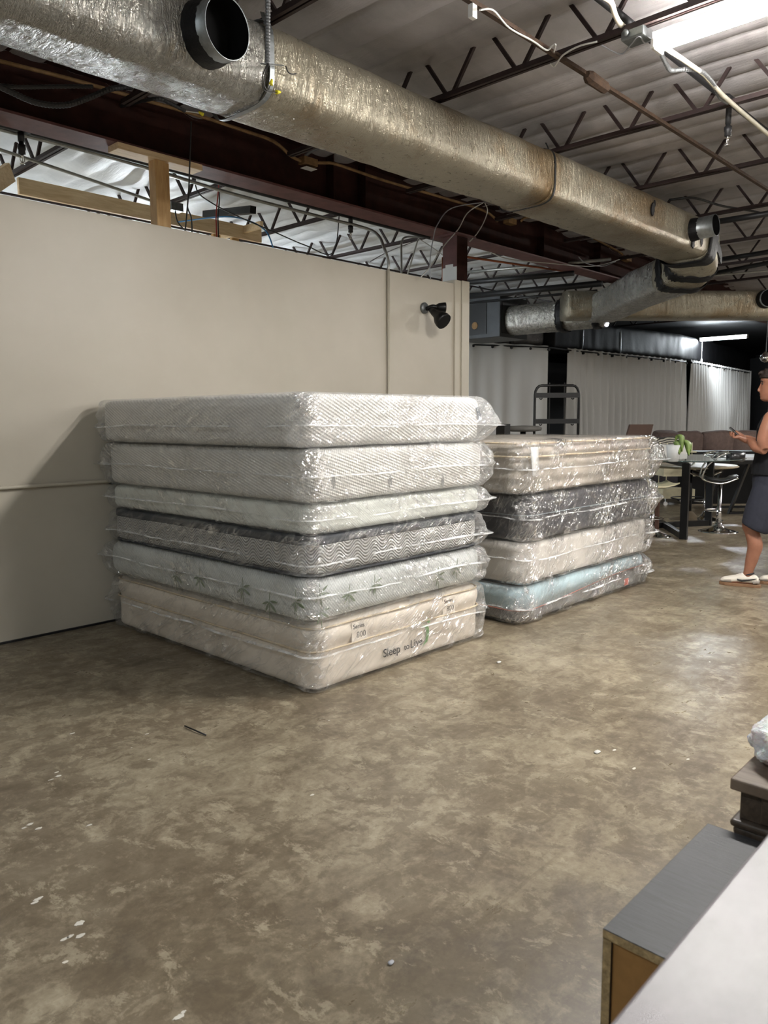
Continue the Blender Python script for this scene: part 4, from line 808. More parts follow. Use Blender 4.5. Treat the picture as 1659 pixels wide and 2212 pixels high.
mattress('plain off-white mattress, second from the floor in the lower stack', R2(4.42, 6.42), .274, .572, knit_mat('offwhite_cover', (216, 210, 200), 'plain', .2), .10, .045, 'plasticc', seed=72, seam=.62, fold=.015, flare=(.0, .0, .07, .0))
tI = mattress('dark charcoal mattress in shiny plastic, second from the top of the lower stack', R2(4.46, 6.46), .574, .905, knit_mat('charcoal_velour', (66, 64, 68), 'plain', .2), .10, .05, 'plasticc', seed=83, seam=.52, fold=.018, flare=(.05, .0, .09, .0))
bm = B(); ring = rrect(*BODYR(R2(4.46, 6.46), .012), .10, .04); rs = []
for p, n in ring: rs.append([Vector((p.x+n.x*.004*math.cos(a), p.y+n.y*.004*math.cos(a), .76+.004*math.sin(a))) for a in [2*PI*j/6 for j in range(6)]])
loft(bm, rs, False, 0, True); obj('piping', bm, greyink, tI)
tJ = mattress('taupe pillow-top mattress in crinkled clear plastic, topmost of the lower stack', R2(4.40, 6.47), .907, 1.275, knit_mat('taupe_quilted_side', (178, 168, 155), 'plain', .5), .13, .05, 'plasticc', seed=94, seam=.47, fold=.02, flare=(.02, .0, .12, .0), disp=lambda p, n, a: .007*math.sin(a*26)+(-.010 if abs(a-.72) < .03 else 0)+(-.008 if abs(a-.93) < .02 else 0))
for k, zf in enumerate((.95, .70)):
    bm = B(); ring = rrect(*BODYR(R2(4.40, 6.47), .012), .13, .04); rs = []
    for p, n in ring: rs.append([Vector((p.x+n.x*.007*math.cos(a), p.y+n.y*.007*math.cos(a), .907+.368*zf+.007*math.sin(a)+.003*N(p.x*4, p.y*4))) for a in [2*PI*j/8 for j in range(8)]])
    loft(bm, rs, False, 0, True); obj('piping', bm, cordm, tJ, smooth=True)
# a stuck-down flap of folded film on the near corner of the top mattress
bm = B(); a = P(1150, 968, y=2.83); rs = []
for i in range(9):
    f_ = i/8; rs.append([Vector((a.x-.01+.03*f_+w*(.10-.02*f_), 2.835+.004*N(f_*5, w*5), 1.235-f_*.20)) for w in (0, .33, .66, 1)]+[Vector((a.x-.01+.03*f_+w*(.10-.02*f_), 2.838, 1.235-f_*.20)) for w in (1, .5, 0)])
loft(bm, rs); obj('film_flap', bm, M['seam'], tJ, smooth=True)
# ------------------------------------------------------------------ foreground furniture
laminate = wood_mat('grey_woodgrain_laminate', S(30, 32, 36), S(54, 56, 60), (22, 1.6, 1), .5, 9, .25); chip = simple('chipboard_edge', S(164, 142, 104), .9, 0, .3, 60, .45, .8, 90); hboard = simple('brown_hardboard', S(150, 112, 64), .6, 0, .4, 40, .1, .1, 200)
zt = .50; a = P(1512, 1772, z=zt); b = P(1322, 2015, z=zt); x0, x1, yl = b.x, a.x, (a.y+b.y)/2
t = thing('cabinet', 'dark grey woodgrain cabinet seen from its unfinished brown back', 'cabinet', (x0, yl-.2, 0))
bm = B(); box(bm, (x0, yl-.55, zt-.018), (x1, yl, zt)); obj('top_panel', bm, laminate, t, bevel=.001)
bm = B(); box(bm, (x0, yl-.018, 0), (x1, yl-.0005, zt-.018)); obj('side_panel', bm, laminate, t, bevel=.001)
bm = B(); box(bm, (x0-.001, yl-.55, zt-.0175), (x0+.004, yl-.001, zt-.0015)); box(bm, (x0-.001, yl-.0175, 0), (x0+.004, yl-.002, zt-.016)); obj('chipboard_edge', bm, chip, t)
bm = B(); box(bm, (x0+.006, yl-.55, .02), (x0+.010, yl-.018, zt-.018)); obj('back_panel', bm, hboard, t)
bm = B(); box(bm, (x1-.018, yl-.53, 0), (x1-.001, yl-.018, zt-.018)); obj('front_panel', bm, laminate, t)
# dark wooden dresser
dw = wood_mat('dark_walnut', S(62, 52, 44), S(88, 76, 64), (1.5, 16, 16), .38, 4, .1); dwt = wood_mat('walnut_top', S(104, 88, 74), S(134, 118, 102), (16, 1.5, 1), .35, 4, .1)
zt = .60; c = P(1577, 1680, z=zt); X, Y = c.x, c.y
t = thing('dresser', 'dark walnut dresser with overhanging top and moulded base at the right edge', 'dresser', (X+.3, Y-.3, 0))
bm = B(); box(bm, (X, Y-.8, zt-.028), (X+.62, Y, zt)); obj('top', bm, [dwt], t, bevel=.004)
bm = B(); box(bm, (X+.022, Y-.78, .50), (X+.59, Y-.018, zt-.028)); obj('body', bm, dw, t, bevel=.002)
bm = B(); box(bm, (X+.002, Y-.79, .482), (X+.60, Y-.002, .50)); box(bm, (X+.008, Y-.79, .462), (X+.60, Y-.008, .482)); obj('moulding', bm, dw, t, bevel=.008, seg=3)
bm = B(); box(bm, (X+.05, Y-.77, 0), (X+.57, Y-.05, .462)); obj('base', bm, dw, t)
bm = B(); box(bm, (X+.016, Y-.40, .503), (X+.0225, Y-.065, zt-.031)); d_ = obj('panel_frame', bm, dw, t, bevel=.003)
bm = B(); box(bm, (X+.011, Y-.38, .515), (X+.018, Y-.095, zt-.042)); obj('raised_panel', bm, dw, d_, bevel=.006)
# white plastic bag on it
bm = B(); bmesh.ops.create_icosphere(bm, subdivisions=5, radius=1)
cc = P(1692, 1606, z=zt+.03); cc = Vector((cc.x, cc.y-.02, zt+.045))
for v in bm.verts:
    p = v.co.copy(); k = 1+.22*N(p.x*2, p.y*2, p.z*2)+.14*abs(N(p.x*6, p.y*6, p.z*6))
    v.co = cc+Vector((p.x*.12*k, p.y*.085*k, max(-.044, p.z*.055*k)))
m, nt, p_, o_ = nmat('thin_white_bag'); p_.inputs['Base Color'].default_value = S(232, 234, 238); p_.inputs['Roughness'].default_value = .35; p_.inputs['Subsurface Weight'].default_value = .3; lk(nt, bump(nt, tnoise(nt, coords(nt), 26, 5, .6, 2), .8, .02), p_.inputs['Normal'])
obj('plastic_sack', bm, m, smooth=True, label='crumpled white plastic bag lying on the walnut dresser top', cat='bag')
# pale tabletop right in front of the lens
marble = simple('pale_marble_laminate', S(128, 122, 125), .40, 0, .4, 6, .22, .06, 20, (1, 1.6, 1))
t = thing('sideboard', 'pale grey glossy sideboard top, out of focus in the lower right corner', 'sideboard', (.9, .1, 0))
ye = .283; bm = B(); box(bm, (.28, -.35, .875), (2.1, ye, .90)); obj('top', bm, marble, t, bevel=.004)
bm = B(); box(bm, (.31, -.33, .06), (2.07, ye-.02, .875)); obj('body', bm, simple('grey_carcass', S(150, 146, 146), .5), t, bevel=.003)
bm = B(); box(bm, (.34, -.30, 0), (2.04, ye-.05, .06)); obj('plinth', bm, simple('grey_plinth', S(90, 88, 88), .6), t)
# things on the floor
along('twig', [P(399, 1568, z=.006), P(420, 1577, z=.008), P(445, 1588, z=.005)], .0035, M['cable'], 'thin dark stick lying on the concrete in front of the tall stack', 'stick', 6)
for k, (px, py, s_) in enumerate(((843, 2080, .007), (1290, 1624, .012), (1078, 1430, .012))):
    q = P(px, py, z=.004); bm = B(); bmesh.ops.create_icosphere(bm, subdivisions=2, radius=s_)
    for v in bm.verts: v.co = Vector((v.co.x*(1.5+N(v.co.x*90, k)), v.co.y, v.co.z*.35))*1+Vector((q.x, q.y, .004+.002*N(v.co.y*99)))
    obj('floor_scrap', bm, M['gcable'] if k == 0 else M['wcable'], smooth=True, label=('small grey paper scrap on the floor near the bottom of the picture', 'pale chip lying in the dirty patch on the right of the floor', 'little white scrap on the floor below the beige mattress')[k], cat='scrap')
bm = B()
for k, (px, py, s_) in enumerate(((65, 1780, .011), (52, 1788, .008), (84, 1789, .010), (110, 1684, .009), (126, 1676, .010), (122, 1668, .008), (193, 1782, .009), (83, 1941, .013), (75, 1949, .010), (172, 1994, .013), (140, 2028, .011), (152, 2022, .009), (174, 2021, .012), (387, 2196, .012), (396, 2186, .007), (156, 1584, .011), (318, 1585, .008), (284, 1615, .004), (674, 1717, .008), (711, 1556, .006), (1370, 1660, .010), (1327, 1620, .010), (1486, 1640, .009), (322, 1640, .006))):
    q = P(px, py, z=.0015); n = 14; u_ = .6+.4*random.random()
    ring = [Vector((q.x+s_*.75*(1.5+N(j*.9, k, 3))*math.cos(2*PI*j/n), q.y+s_*.75*u_*(1+.9*N(j*1.3, k))*math.sin(2*PI*j/n), .0)) for j in range(n)]
    loft(bm, [[p+Vector((0, 0, .0004)) for p in ring], [p+Vector((0, 0, .0016)) for p in ring]])
obj('paint_splatter', bm, simple('dried_white_paint', S(196, 192, 182), .6), label='dried white paint spots scattered on the concrete floor', cat='paint', kind='stuff')
# ------------------------------------------------------------------ curtains
def curtain(label, a, b, ztop_a, ztop_b, per=.16, amp=.05, seed=0, zbot=.06, hook_every=2, gather=None, hem=True):
    a = Vector(a); b = Vector(b); d = (b-a); L = d.length; d.normalize(); n = Vector((-d.y, d.x, 0)); 
    t = thing('curtain', label, 'curtain', (a.x, a.y, 0), 'white curtains on a rod at the back of the hall')
    nx = int(L/.022); nz = 26; bm = B(); G = []
    for j in range(nz+1):
        f = j/nz; r = []
        for i in range(nx+1):
            s = i/nx; u = s*L; zt = lerp(ztop_a, ztop_b, s); ph = 2*PI*u/per+2.2*N(u*.9, seed)*1.6
            A_ = amp*(.12+.88*min(1, f*2.2))*(1+.6*N(u*1.1, f*1.5, seed))
            w = math.sin(ph)*A_+.03*N(u*2.2, f*2, seed+5)
            p = a+d*u+n*w+d*.03*N(u*1.5, f*3, seed+8)*f; z = zt-(zt-zbot)*f+(.006*math.cos(ph) if f == 0 else 0)
            if gather: p = p+d*gather*f*(.5-s)
            r.append(bm.verts.new((p.x, p.y, z)))
        G.append(r)
    for j in range(nz):
        for i in range(nx): bm.faces.new((G[j][i], G[j][i+1], G[j+1][i+1], G[j+1][i]))
    o = obj('fabric', bm, M['curtain'], t, smooth=True); s_ = o.modifiers.new('s', 'SOLIDIFY'); s_.thickness = .002
    k = int(L/(per*hook_every))
    for i in range(k+1):
        s = i/max(1, k); p = a+d*(s*L); z = lerp(ztop_a, ztop_b, s); bm = B(); lathe(bm, (p.x-n.x*.04*0, p.y, z-.07), [(.022, -.03), (.028, 0), (.022, .03)], 10, tuple(n)); obj('grommet', bm, M['blackm'], t)
    return t
A0, A1 = P(1006, 740, z=2.8), P(1185, 746, z=2.8); B0, B1 = P(1226, 752, z=2.8), P(1482, 776, z=2.8); C0, C1 = P(1493, 777, z=2.8), P(1622, 800, z=2.8)
curtain('dim wide white curtain nearest the column, left of the dark gap', (A0.x-.9, A0.y+.5, 0), A1, 2.84, 2.79, .55, .018, 1, hook_every=1)
curtain('long white curtain in the middle, right of the dark gap', B0, B1, 2.80, 2.78, .24, .07, 4, hook_every=2)
curtain('bright white curtain panel right of the black slit', C0, C1, 2.80, 2.78, .22, .07, 9, hook_every=3)
bm = B(); tube(bm, [(A0.x-1, A0.y+.55, 2.78), (A1.x, A1.y, 2.76), (B0.x, B0.y, 2.76), (B1.x, B1.y, 2.74)], .015, 8); obj('curtain_rod', bm, M['blackm'], label='dark rod carrying the white curtains at the back', cat='rod')
bm = B(); tube(bm, [(C0.x, C0.y, 2.74), (C1.x, C1.y, 2.72)], .015, 8); obj('curtain_rod', bm, M['blackm'], label='dark rod carrying the far right bright curtain', cat='rod')
a = P(1178, 755, z=2.72); bm = B(); box(bm, (a.x-.1, a.y+.35, 2.60), (a.x+.55, a.y+.39, 2.74)); obj('timber_rail', bm, M['pine'], label='short pine rail across the top of the dark gap between curtains', cat='rail')
bm = B(); pa = Vector((A1.x-1.5, A1.y+3.0, 0)); pb = Vector((B0.x+5, B0.y+2.2, 0)); bar(bm, (pa.x, pa.y, 1.4), (pb.x, pb.y, 1.4), .06, 2.8); obj('wall_dark', bm, M['blackwall'], kind='structure')
# ------------------------------------------------------------------ black hanging rack
def onray(px, py, d):
    """point on the pixel's line of sight, d metres deep from the camera"""
    r = RM @ Vector((px-CX, py-CY, F)); return EYE+r*(d/F)
D = 8.2; UR = Vector((.70, -.714, 0))
base = onray(1202, 905, D); bx, by = base.x, base.y; hw = .235
def RP(s, z): return Vector((bx+UR.x*s, by+UR.y*s, z))
zt = onray(1202, 833, D).z
t = thing('shelf_rack', 'black metal rack with rounded top standing behind the lower mattress stack', 'rack', (bx, by, 0))
bm = B(); tube(bm, [RP(-hw, 0), RP(-hw, .9), RP(-hw, zt-.10)]+[RP(-hw+.07*(1-math.cos(a)), zt-.10+.10*math.sin(a)) for a in (.4, .8, 1.2, PI/2)]+[RP(hw-.07*(1-math.cos(a)), zt-.10+.10*math.sin(a)) for a in (PI/2, 1.2, .8, .4)]+[RP(hw, zt-.10), RP(hw, 0)], .014, 8); obj('frame', bm, M['blackm'], t, smooth=True)
for s in (-.08, .08): bm = B(); tube(bm, [RP(s, 0), RP(s, zt+.03)], .008, 6); obj('upright', bm, M['blackm'], t)
for py_ in (854, 910):
    z = onray(1202, py_, D).z; bm = B(); bar(bm, RP(-hw, z), RP(hw, z), .05, .05); sh = obj('cross_rail', bm, M['blackm'], t)
    for s in (-.17, .17): bm = B(); tube(bm, [RP(s, z-.03)+Vector((0, 0, -.012*math.sin(q*PI)))+UR*.03*(q-.5) for q in (0, .25, .5, .75, 1)], .006, 6); obj('hook', bm, M['blackm'], sh)
for z in (.25, .8): bm = B(); bar(bm, RP(-hw, z), RP(hw, z), .30, .02); obj('shelf', bm, M['blackm'], t)
# brown board and low grey pads peeping over the second stack
browny = simple('dark_brown_wood', S(70, 44, 30), .5)
c = onray(1381, 932, 9.3); a = UR; t = thing('chair', 'dark brown flared chair back showing above the lower mattress stack', 'chair', (c.x, c.y, 0))
bm = B(); q = [(-.16, .0), (.13, .0), (.17, .185), (-.11, .185)]; w = Vector((.02, .03, 0)); f0 = [bm.verts.new(Vector((c.x, c.y, c.z-.10))+a*x+Vector((0, 0, z))) for x, z in q]; f1 = [bm.verts.new(v.co+w) for v in f0]
bm.faces.new(f0); bm.faces.new(f1[::-1]); [bm.faces.new((f0[i], f1[i], f1[(i+1) % 4], f0[(i+1) % 4])) for i in range(4)]; obj('backrest', bm, browny, t)
bm = B(); sx, sy = c.x, c.y; box(bm, (sx-.2, sy-.2, .45), (sx+.22, sy+.22, .50)); obj('seat', bm, browny, t)
for dx in (-.18, .18):
    for dy in (-.18, .18): bm = B(); bar(bm, (sx+dx, sy+dy, 0), (sx+dx, sy+dy, .45), .04); obj('leg', bm, browny, t)
for dx in (-.13, .13): bm = B(); bar(bm, Vector((c.x, c.y, .48))+a*dx, Vector((c.x, c.y, c.z-.09))+a*dx, .03); obj('back_post', bm, browny, t)
c = onray(1130, 920, 8.2); t = thing('stool', 'round grey padded seat just showing over the back of the lower stack', 'stool', (c.x, c.y, 0))
bm = B(); lathe(bm, (c.x, c.y, c.z-.06), [(.12, 0), (.19, .01), (.20, .04), (.16, .06), (.01, .065)], 28); obj('seat', bm, simple('grey_pad', S(96, 94, 90), .7), t, smooth=True); bm = B(); lathe(bm, (c.x, c.y, 0), [(.2, 0), (.2, .02), (.03, .04), (.03, c.z-.06)], 24); obj('pedestal', bm, M['blackm'], t, smooth=True)
c = onray(1087, 918, 7.6); bm = B(); box(bm, (c.x-.05, c.y-.05, 0), (c.x+.05, c.y+.05, c.z+.01)); obj('speaker_post', bm, M['blackm'], label='black post top visible between the two mattress stacks', cat='post')
# ------------------------------------------------------------------ tables and stools on the right
t = thing('dining_table', 'glass-topped counter table on a crossed black steel frame', 'table', (9.75, 4.17, 0))
L2, L3 = Vector((8.93, 3.59, 0)), Vector((10.30, 3.82, 0)); C_ = Vector((9.74, 4.17, 0)); L4 = C_*2-L2; L1 = C_*2-L3; TZ = .905
for a, b in ((L2, L4), (L3, L1)):
    d = (b-a).normalized()
    for q in (a, b): bm = B(); bar(bm, q+Vector((0, 0, .0)), q+Vector((0, 0, TZ-.01)), .085, .04); obj('leg', bm, M['blackm'], t)
    bm = B(); bar(bm, a+Vector((0, 0, .035)), b+Vector((0, 0, .035)), .06, .07); obj('base_bar', bm, M['blackm'], t); bm = B(); bar(bm, a+Vector((0, 0, TZ-.03)), b+Vector((0, 0, TZ-.03)), .06, .05); obj('top_bar', bm, M['blackm'], t)
bm = B(); lathe(bm, (C_.x, C_.y, TZ), [(.001, 0), (.92, 0), (.93, .006), (.92, .012), (.001, .012)], 56); obj('glass_top', bm, M['glass'], t)
# plant
c = P(1454, 997, z=TZ+.012); t = thing('potted_plant', 'grey-white pot with two broad drooping green leaves on the glass table', 'plant', c)
bm = B(); lathe(bm, c, [(.045, 0), (.058, .004), (.060, .03), (.070, .035), (.083, .19), (.078, .192), (.072, .17), (.001, .168)], 28); obj('pot', bm, M['wpaint'], t, smooth=True)
leaf = simple('leaf_green', S(132, 158, 84), .4, 0, .5, 6, .3)
for k, (u, h, l, w) in enumerate(((.04, .02, .13, .048), (.15, .04, .15, .045), (.07, .08, .08, .035))):
    bm = B(); rs = []; o = c+Vector((0, 0, .17))
    for i in range(11):
        q = i/10; ct = o+UR*(u*min(1, q*1.6))*1.0+Vector((-.05*q, -.05*q, h*4*q*(1-q)*1.3+ .10*min(q*2, 1)*(1-q)-l*.9*max(0, q-.25))); ww = w*math.sin(PI*min(1, max(0, q-.12)/.88))**.7+.003
        rs.append([ct-UR*ww, ct+Vector((-.012, -.012, .008)), ct+UR*ww, ct+Vector((-.010, -.010, .005))])
    loft(bm, rs); obj('leaf', bm, leaf, t, smooth=True)
# bar stool
def bar_stool(label, c, seat_mat, face, seatz=.66, backh=.30, arms=True):
    c = Vector(c); t = thing('bar_stool', label, 'stool', c); f = Vector((math.cos(face), math.sin(face), 0)); s = Vector((-f.y, f.x, 0))
    bm = B(); lathe(bm, c, [(.235, 0), (.235, .008), (.19, .018), (.09, .045), (.045, .09), (.038, .12), (.001, .12)], 40); obj('base', bm, M['chrome'], t, smooth=True)
    bm = B(); lathe(bm, c, [(.032, .1), (.032, .30), (.024, .305), (.024, seatz-.02)], 20); obj('column', bm, M['chrome'], t, smooth=True)
    bm = B(); tube(bm, [c+Vector((0, 0, .27))+f*(.03+.13*math.sin(a))*1+s*(.13*math.cos(a)) for a in [PI*j/12 for j in range(13)]], .010, 8); bar(bm, c+Vector((0, 0, .27))-s*.13, c+Vector((0, 0, .27))+s*.13, .018); obj('footrest', bm, M['chrome'], t, smooth=True)
    bm = B(); tube(bm, [c+Vector((0, 0, seatz-.04)), c+Vector((0, 0, seatz-.06))+s*.12, c+Vector((0, 0, seatz-.10))+s*.17], .006, 6); obj('lever', bm, M['chrome'], t)
    bm = B(); rs = []
    for i in range(11):
        x = -.19+.38*i/10; zz = seatz+.035*(x/.19)**2+(.02 if x < -.1 else 0); w = .20*math.sqrt(max(.05, 1-(abs(x)/.215)**4))
        rs.append([c+f*x+s*(w*u)+Vector((0, 0, zz+.02*u*u+h)) for u, h in ((-1, 0), (-.5, .02), (0, .024), (.5, .02), (1, 0), (.5, -.018), (0, -.022), (-.5, -.018))])
    loft(bm, rs); obj('seat', bm, seat_mat, t, smooth=True)
    if arms:
        bm = B(); zb = seatz+backh
        rs = []
        for i in range(17):
            a = -1.25+2.5*i/16; p = c-f*(.24*math.cos(a))+s*(.25*math.sin(a)); n = (p-c).normalized(); rs.append([p+n*.0+Vector((0, 0, zb-.06)), p+n*.025+Vector((0, 0, zb-.05)), p+n*.03+Vector((0, 0, zb+.05)), p+Vector((0, 0, zb+.06)), p-n*.012+Vector((0, 0, zb))])
        loft(bm, rs); obj('backrest', bm, seat_mat, t, smooth=True)
        for sg in (-1, 1):
            bm = B(); tube(bm, [c+s*sg*.20-f*.1+Vector((0, 0, zb+.05)), c+s*sg*.25+f*.02+Vector((0, 0, zb+.03)), c+s*sg*.25+f*.17+Vector((0, 0, zb-.10)), c+s*sg*.24+f*.22+Vector((0, 0, seatz+.08)), c+s*sg*.20+f*.20+Vector((0, 0, seatz+.02)), c+s*sg*.21+f*.0+Vector((0, 0, seatz-.02)), c+s*sg*.20-f*.18+Vector((0, 0, seatz+.05))], .011, 8, sm=5); obj('arm_tube', bm, M['chrome'], t, smooth=True)
    return t
blackv = simple('black_vinyl', S(34, 34, 37), .28, 0, .5)
sp = P(1541, 1150, z=0); bar_stool('black vinyl bar stool with chrome arms standing in front of the crossed table', (sp.x+.10, sp.y-.02, 0), blackv, 2.0, .64, .30)
bar_stool('black bar stool mostly hidden behind the bar stool with chrome arms', (10.8, 4.05, 0), blackv, 1.9, .64, .26)
cs = P(1412, 1160, z=0); c = Vector((cs.x+.05, cs.y+.05, 0)); t = thing('bar_stool', 'cream moulded swivel chair on a chrome base, half behind the lower stack', 'stool', c); cream = simple('cream_shell', S(232, 224, 190), .35, 0, .5, 4, .03)
bm = B(); lathe(bm, c, [(.22, 0), (.22, .008), (.17, .02), (.05, .07), (.03, .12), (.001, .12)], 36); obj('base', bm, M['chrome'], t, smooth=True)
bm = B(); lathe(bm, c, [(.03, .1), (.03, .3), (.022, .3), (.022, .60)], 18); obj('column', bm, M['chrome'], t, smooth=True)
bm = B(); tube(bm, [c+Vector((.13*math.cos(a), .13*math.sin(a), .22)) for a in [2*PI*j/20 for j in range(21)]], .008, 6); obj('footrest', bm, M['chrome'], t, smooth=True)
bm = B(); rs = []; fdir = UR; sdir = Vector((.714, .70, 0))
for x, z in ((.24, .645), (.18, .62), (.08, .60), (-.05, .60), (-.11, .62), (-.13, .68), (-.14, .78), (-.145, .88), (-.15, .96)):
    tq = .014; nrm = Vector((0, 0, 1)) if z < .65 and x > -.1 else Vector(tuple(fdir)).normalized()
    rs.append([c+fdir*x+sdir*(.20*u)+Vector((0, 0, z+.02*u*u)) for u in (-1, -.5, 0, .5, 1)]+[c+fdir*x+sdir*(.20*u)+Vector((0, 0, z+.02*u*u))-nrm*tq for u in (1, .5, 0, -.5, -1)])
loft(bm, rs); obj('shell', bm, cream, t, smooth=True)
# round wooden table with pedestal
q = P(1487, 1122, z=0); t = thing('pedestal_table', 'round wooden table on a dark pedestal behind the glass table', 'table', (q.x, q.y, 0))
bm = B(); lathe(bm, (q.x, q.y, .74), [(.001, 0), (.60, 0), (.62, .012), (.60, .028), (.001, .028)], 48); obj('tabletop', bm, simple('pale_oak_top', S(170, 156, 130), .4), t)
bm = B(); lathe(bm, (q.x, q.y, 0), [(.035, .05), (.035, .74)], 16); tube(bm, [(q.x+.24*math.cos(a), q.y+.24*math.sin(a), .30) for a in [2*PI*j/24 for j in range(25)]], .009, 6); obj('pedestal', bm, M['blackm'], t, smooth=True)
bm = B(); lathe(bm, (q.x, q.y, 0), [(.26, 0), (.25, .01), (.12, .04), (.05, .12), (.001, .12)], 32); obj('foot', bm, simple('bronze_foot', S(128, 116, 98), .35, .6), t, smooth=True)
# cream trolley
q = P(1455, 1090, z=0); t = thing('trolley', 'cream two-tier box trolley on castors beyond the tables', 'trolley', (q.x, q.y, 0)); cr = simple('cream_paint', S(206, 196, 164), .5)
a = UR; b = Vector((.714, .70, 0))
def obx(bm, c, hx, hy, z0, z1, th=0):
    V = [[bm.verts.new(Vector((c.x, c.y, z))+a*sx*hx+b*sy*hy) for sx, sy in ((-1, -1), (1, -1), (1, 1), (-1, 1))] for z in (z0, z1)]
    bm.faces.new(V[0][::-1]); bm.faces.new(V[1]); [bm.faces.new((V[0][i], V[0][(i+1) % 4], V[1][(i+1) % 4], V[1][i])) for i in range(4)]
for z0_, z1_ in ((.12, .27), (.48, .64), (.86, .88)):
    bm = B(); obx(bm, Vector((q.x, q.y, 0)), .26, .20, z0_, z1_); obj('tray', bm, cr, t)
for sx in (-.2, .2):
    for sy in (-.16, .16):
        bm = B(); tube(bm, [Vector((q.x, q.y, .1))+a*sx+b*sy, Vector((q.x, q.y, 1.02))+a*sx+b*sy], .008, 6); obj('post', bm, cr, t)
        bm = B(); lathe(bm, Vector((q.x, q.y, .035))+a*sx+b*sy-b*.01, [(.035, 0), (.035, .02)], 14, tuple(b)); bar(bm, Vector((q.x, q.y, .04))+a*sx+b*sy, Vector((q.x, q.y, .12))+a*sx+b*sy, .02); obj('castor', bm, M['chrome'], t)
w = onray(1448, 990, 11.5); bm = B(); obx(bm, Vector((w.x, w.y, 0)), .19, .15, .86, 1.02); obj('drawer_box', bm, M['white'], label='small white box behind the potted plant', cat='box')
w = onray(1442, 1008, 11.5); bm = B(); obx(bm, Vector((w.x+.02, w.y, 0)), .045, .04, .70, .76); obj('tissue_box', bm, simple('mustard', S(196, 150, 24), .5), label='small mustard yellow box under the glass table edge', cat='box')
# black slanted-leg table at the right
q = P(1574, 1110, z=0); t = thing('desk', 'black table with slanted flat steel legs and a pale top behind the man', 'table', (q.x+.5, q.y-.5, 0)); dv = UR
for off in (0, .75):
    o = Vector((q.x, q.y, 0))+b*off
    bm = B(); bar(bm, o, o+dv*.28+Vector((0, 0, .80)), .03, .09); bar(bm, o+dv*1.30, o+dv*1.02+Vector((0, 0, .80)), .03, .09); bar(bm, o+Vector((0, 0, .015)), o+dv*1.3+Vector((0, 0, .015)), .08, .03); obj('leg_frame', bm, M['blackm'], t)
bm = B(); obx(bm, Vector((q.x, q.y, 0))+dv*.62+b*.37, .85, .48, .80, .84); obj('tabletop', bm, simple('pale_desk_top', S(196, 198, 202), .35), t)
bm = B(); obx(bm, Vector((q.x, q.y, 0))+dv*.62+b*.37, .86, .49, .74, .798); obj('apron', bm, M['blackm'], t)
# sofa group
brown = simple('brown_sofa_fabric', S(98, 82, 76), .85, 0, .3, 14, .2, .3, 60); char = simple('charcoal_sofa_fabric', S(58, 54, 56), .85, 0, .3, 14, .2)
SD = 15.5; sc0 = onray(1548, 1000, SD); sb = Vector((sc0.x, sc0.y, 0)); t = thing('sofa', 'long brown sofa with plump back cushions in front of the curtains', 'sofa', sb)
def SPt(u, v, z): return sb+a*u+b*v+Vector((0, 0, z))
def pillow(bm, c, hu, hv, hz, seed, tilt=0.0):
    tb = B(); bmesh.ops.create_cube(tb, size=2); bmesh.ops.subdivide_edges(tb, edges=tb.edges[:], cuts=9, use_grid_fill=True)
    mp = {}
    for v in tb.verts:
        p = v.co; r = [math.copysign(abs(x)**1.0, x) for x in p]; L = (abs(p.x)**4+abs(p.y)**4+abs(p.z)**4)**.25; p = p/L*(1+.08*N(p.x*1.5+seed, p.y, p.z*1.5))
        pf = 1-.35*max(abs(p.x), abs(p.z))**3
        x, y, z = p.x*hu, p.y*hv*pf, p.z*hz
        y2 = y*math.cos(tilt)-z*math.sin(tilt); z2 = y*math.sin(tilt)+z*math.cos(tilt)
        mp[v] = bm.verts.new(c+a*x+b*y2+Vector((0, 0, z2)))
    for f in tb.faces: bm.faces.new([mp[v] for v in f.verts])
    tb.free()
bm = B(); obx(bm, sb+b*.0, 1.05, .45, .0, .44); obj('frame', bm, char, t, bevel=.03)
bm = B(); obx(bm, sb+b*.40, 1.05, .10, .10, 1.0); obj('back', bm, char, t, bevel=.04)
for k in range(3):
    bm = B(); pillow(bm, SPt(-.58+.62*k, .16, .88), .36, .16, .27, k*3, .15); obj('back_cushion', bm, brown, t, smooth=True)
    bm = B(); pillow(bm, SPt(-.58+.6*k, -.05, .52), .31, .40, .11, k*5); obj('seat_cushion', bm, char, t, smooth=True)
bm = B(); pillow(bm, SPt(-1.06, -.1, .64), .28, .42, .36, 9); obj('armrest', bm, char, t, smooth=True); bm = B(); pillow(bm, SPt(-1.05, -.02, 1.0), .26, .3, .15, 13, .2); obj('arm_cushion', bm, brown, t, smooth=True)
bm = B(); pillow(bm, SPt(1.2, .1, .70), .35, .45, .42, 19); obj('armrest', bm, char, t, smooth=True)
ac = onray(1438, 1000, 14.2); t = thing('armchair', 'dark low armchair left of the brown sofa', 'armchair', (ac.x, ac.y, 0)); sb2 = Vector((ac.x, ac.y, 0))
bm = B(); obx(bm, sb2, .42, .38, .0, .45); obj('seat_base', bm, char, t, bevel=.03); bm = B(); pillow(bm, sb2+b*.3+Vector((0, 0, .7)), .40, .13, .36, 2, .12); obj('backrest', bm, char, t, smooth=True)
m, nt, p_, o_ = nmat('patterned_cushion'); vv = nd(nt, 'ShaderNodeTexWave', wave_type='RINGS', rings_direction='SPHERICAL'); vv.inputs['Scale'].default_value = 9; vv.inputs['Distortion'].default_value = 3; lk(nt, coords(nt), vv.inputs['Vector']); lk(nt, ramp(nt, vv.outputs['Fac'], [(.4, S(60, 58, 54)), (.55, S(176, 170, 154))]), p_.inputs['Base Color']); p_.inputs['Roughness'].default_value = .8
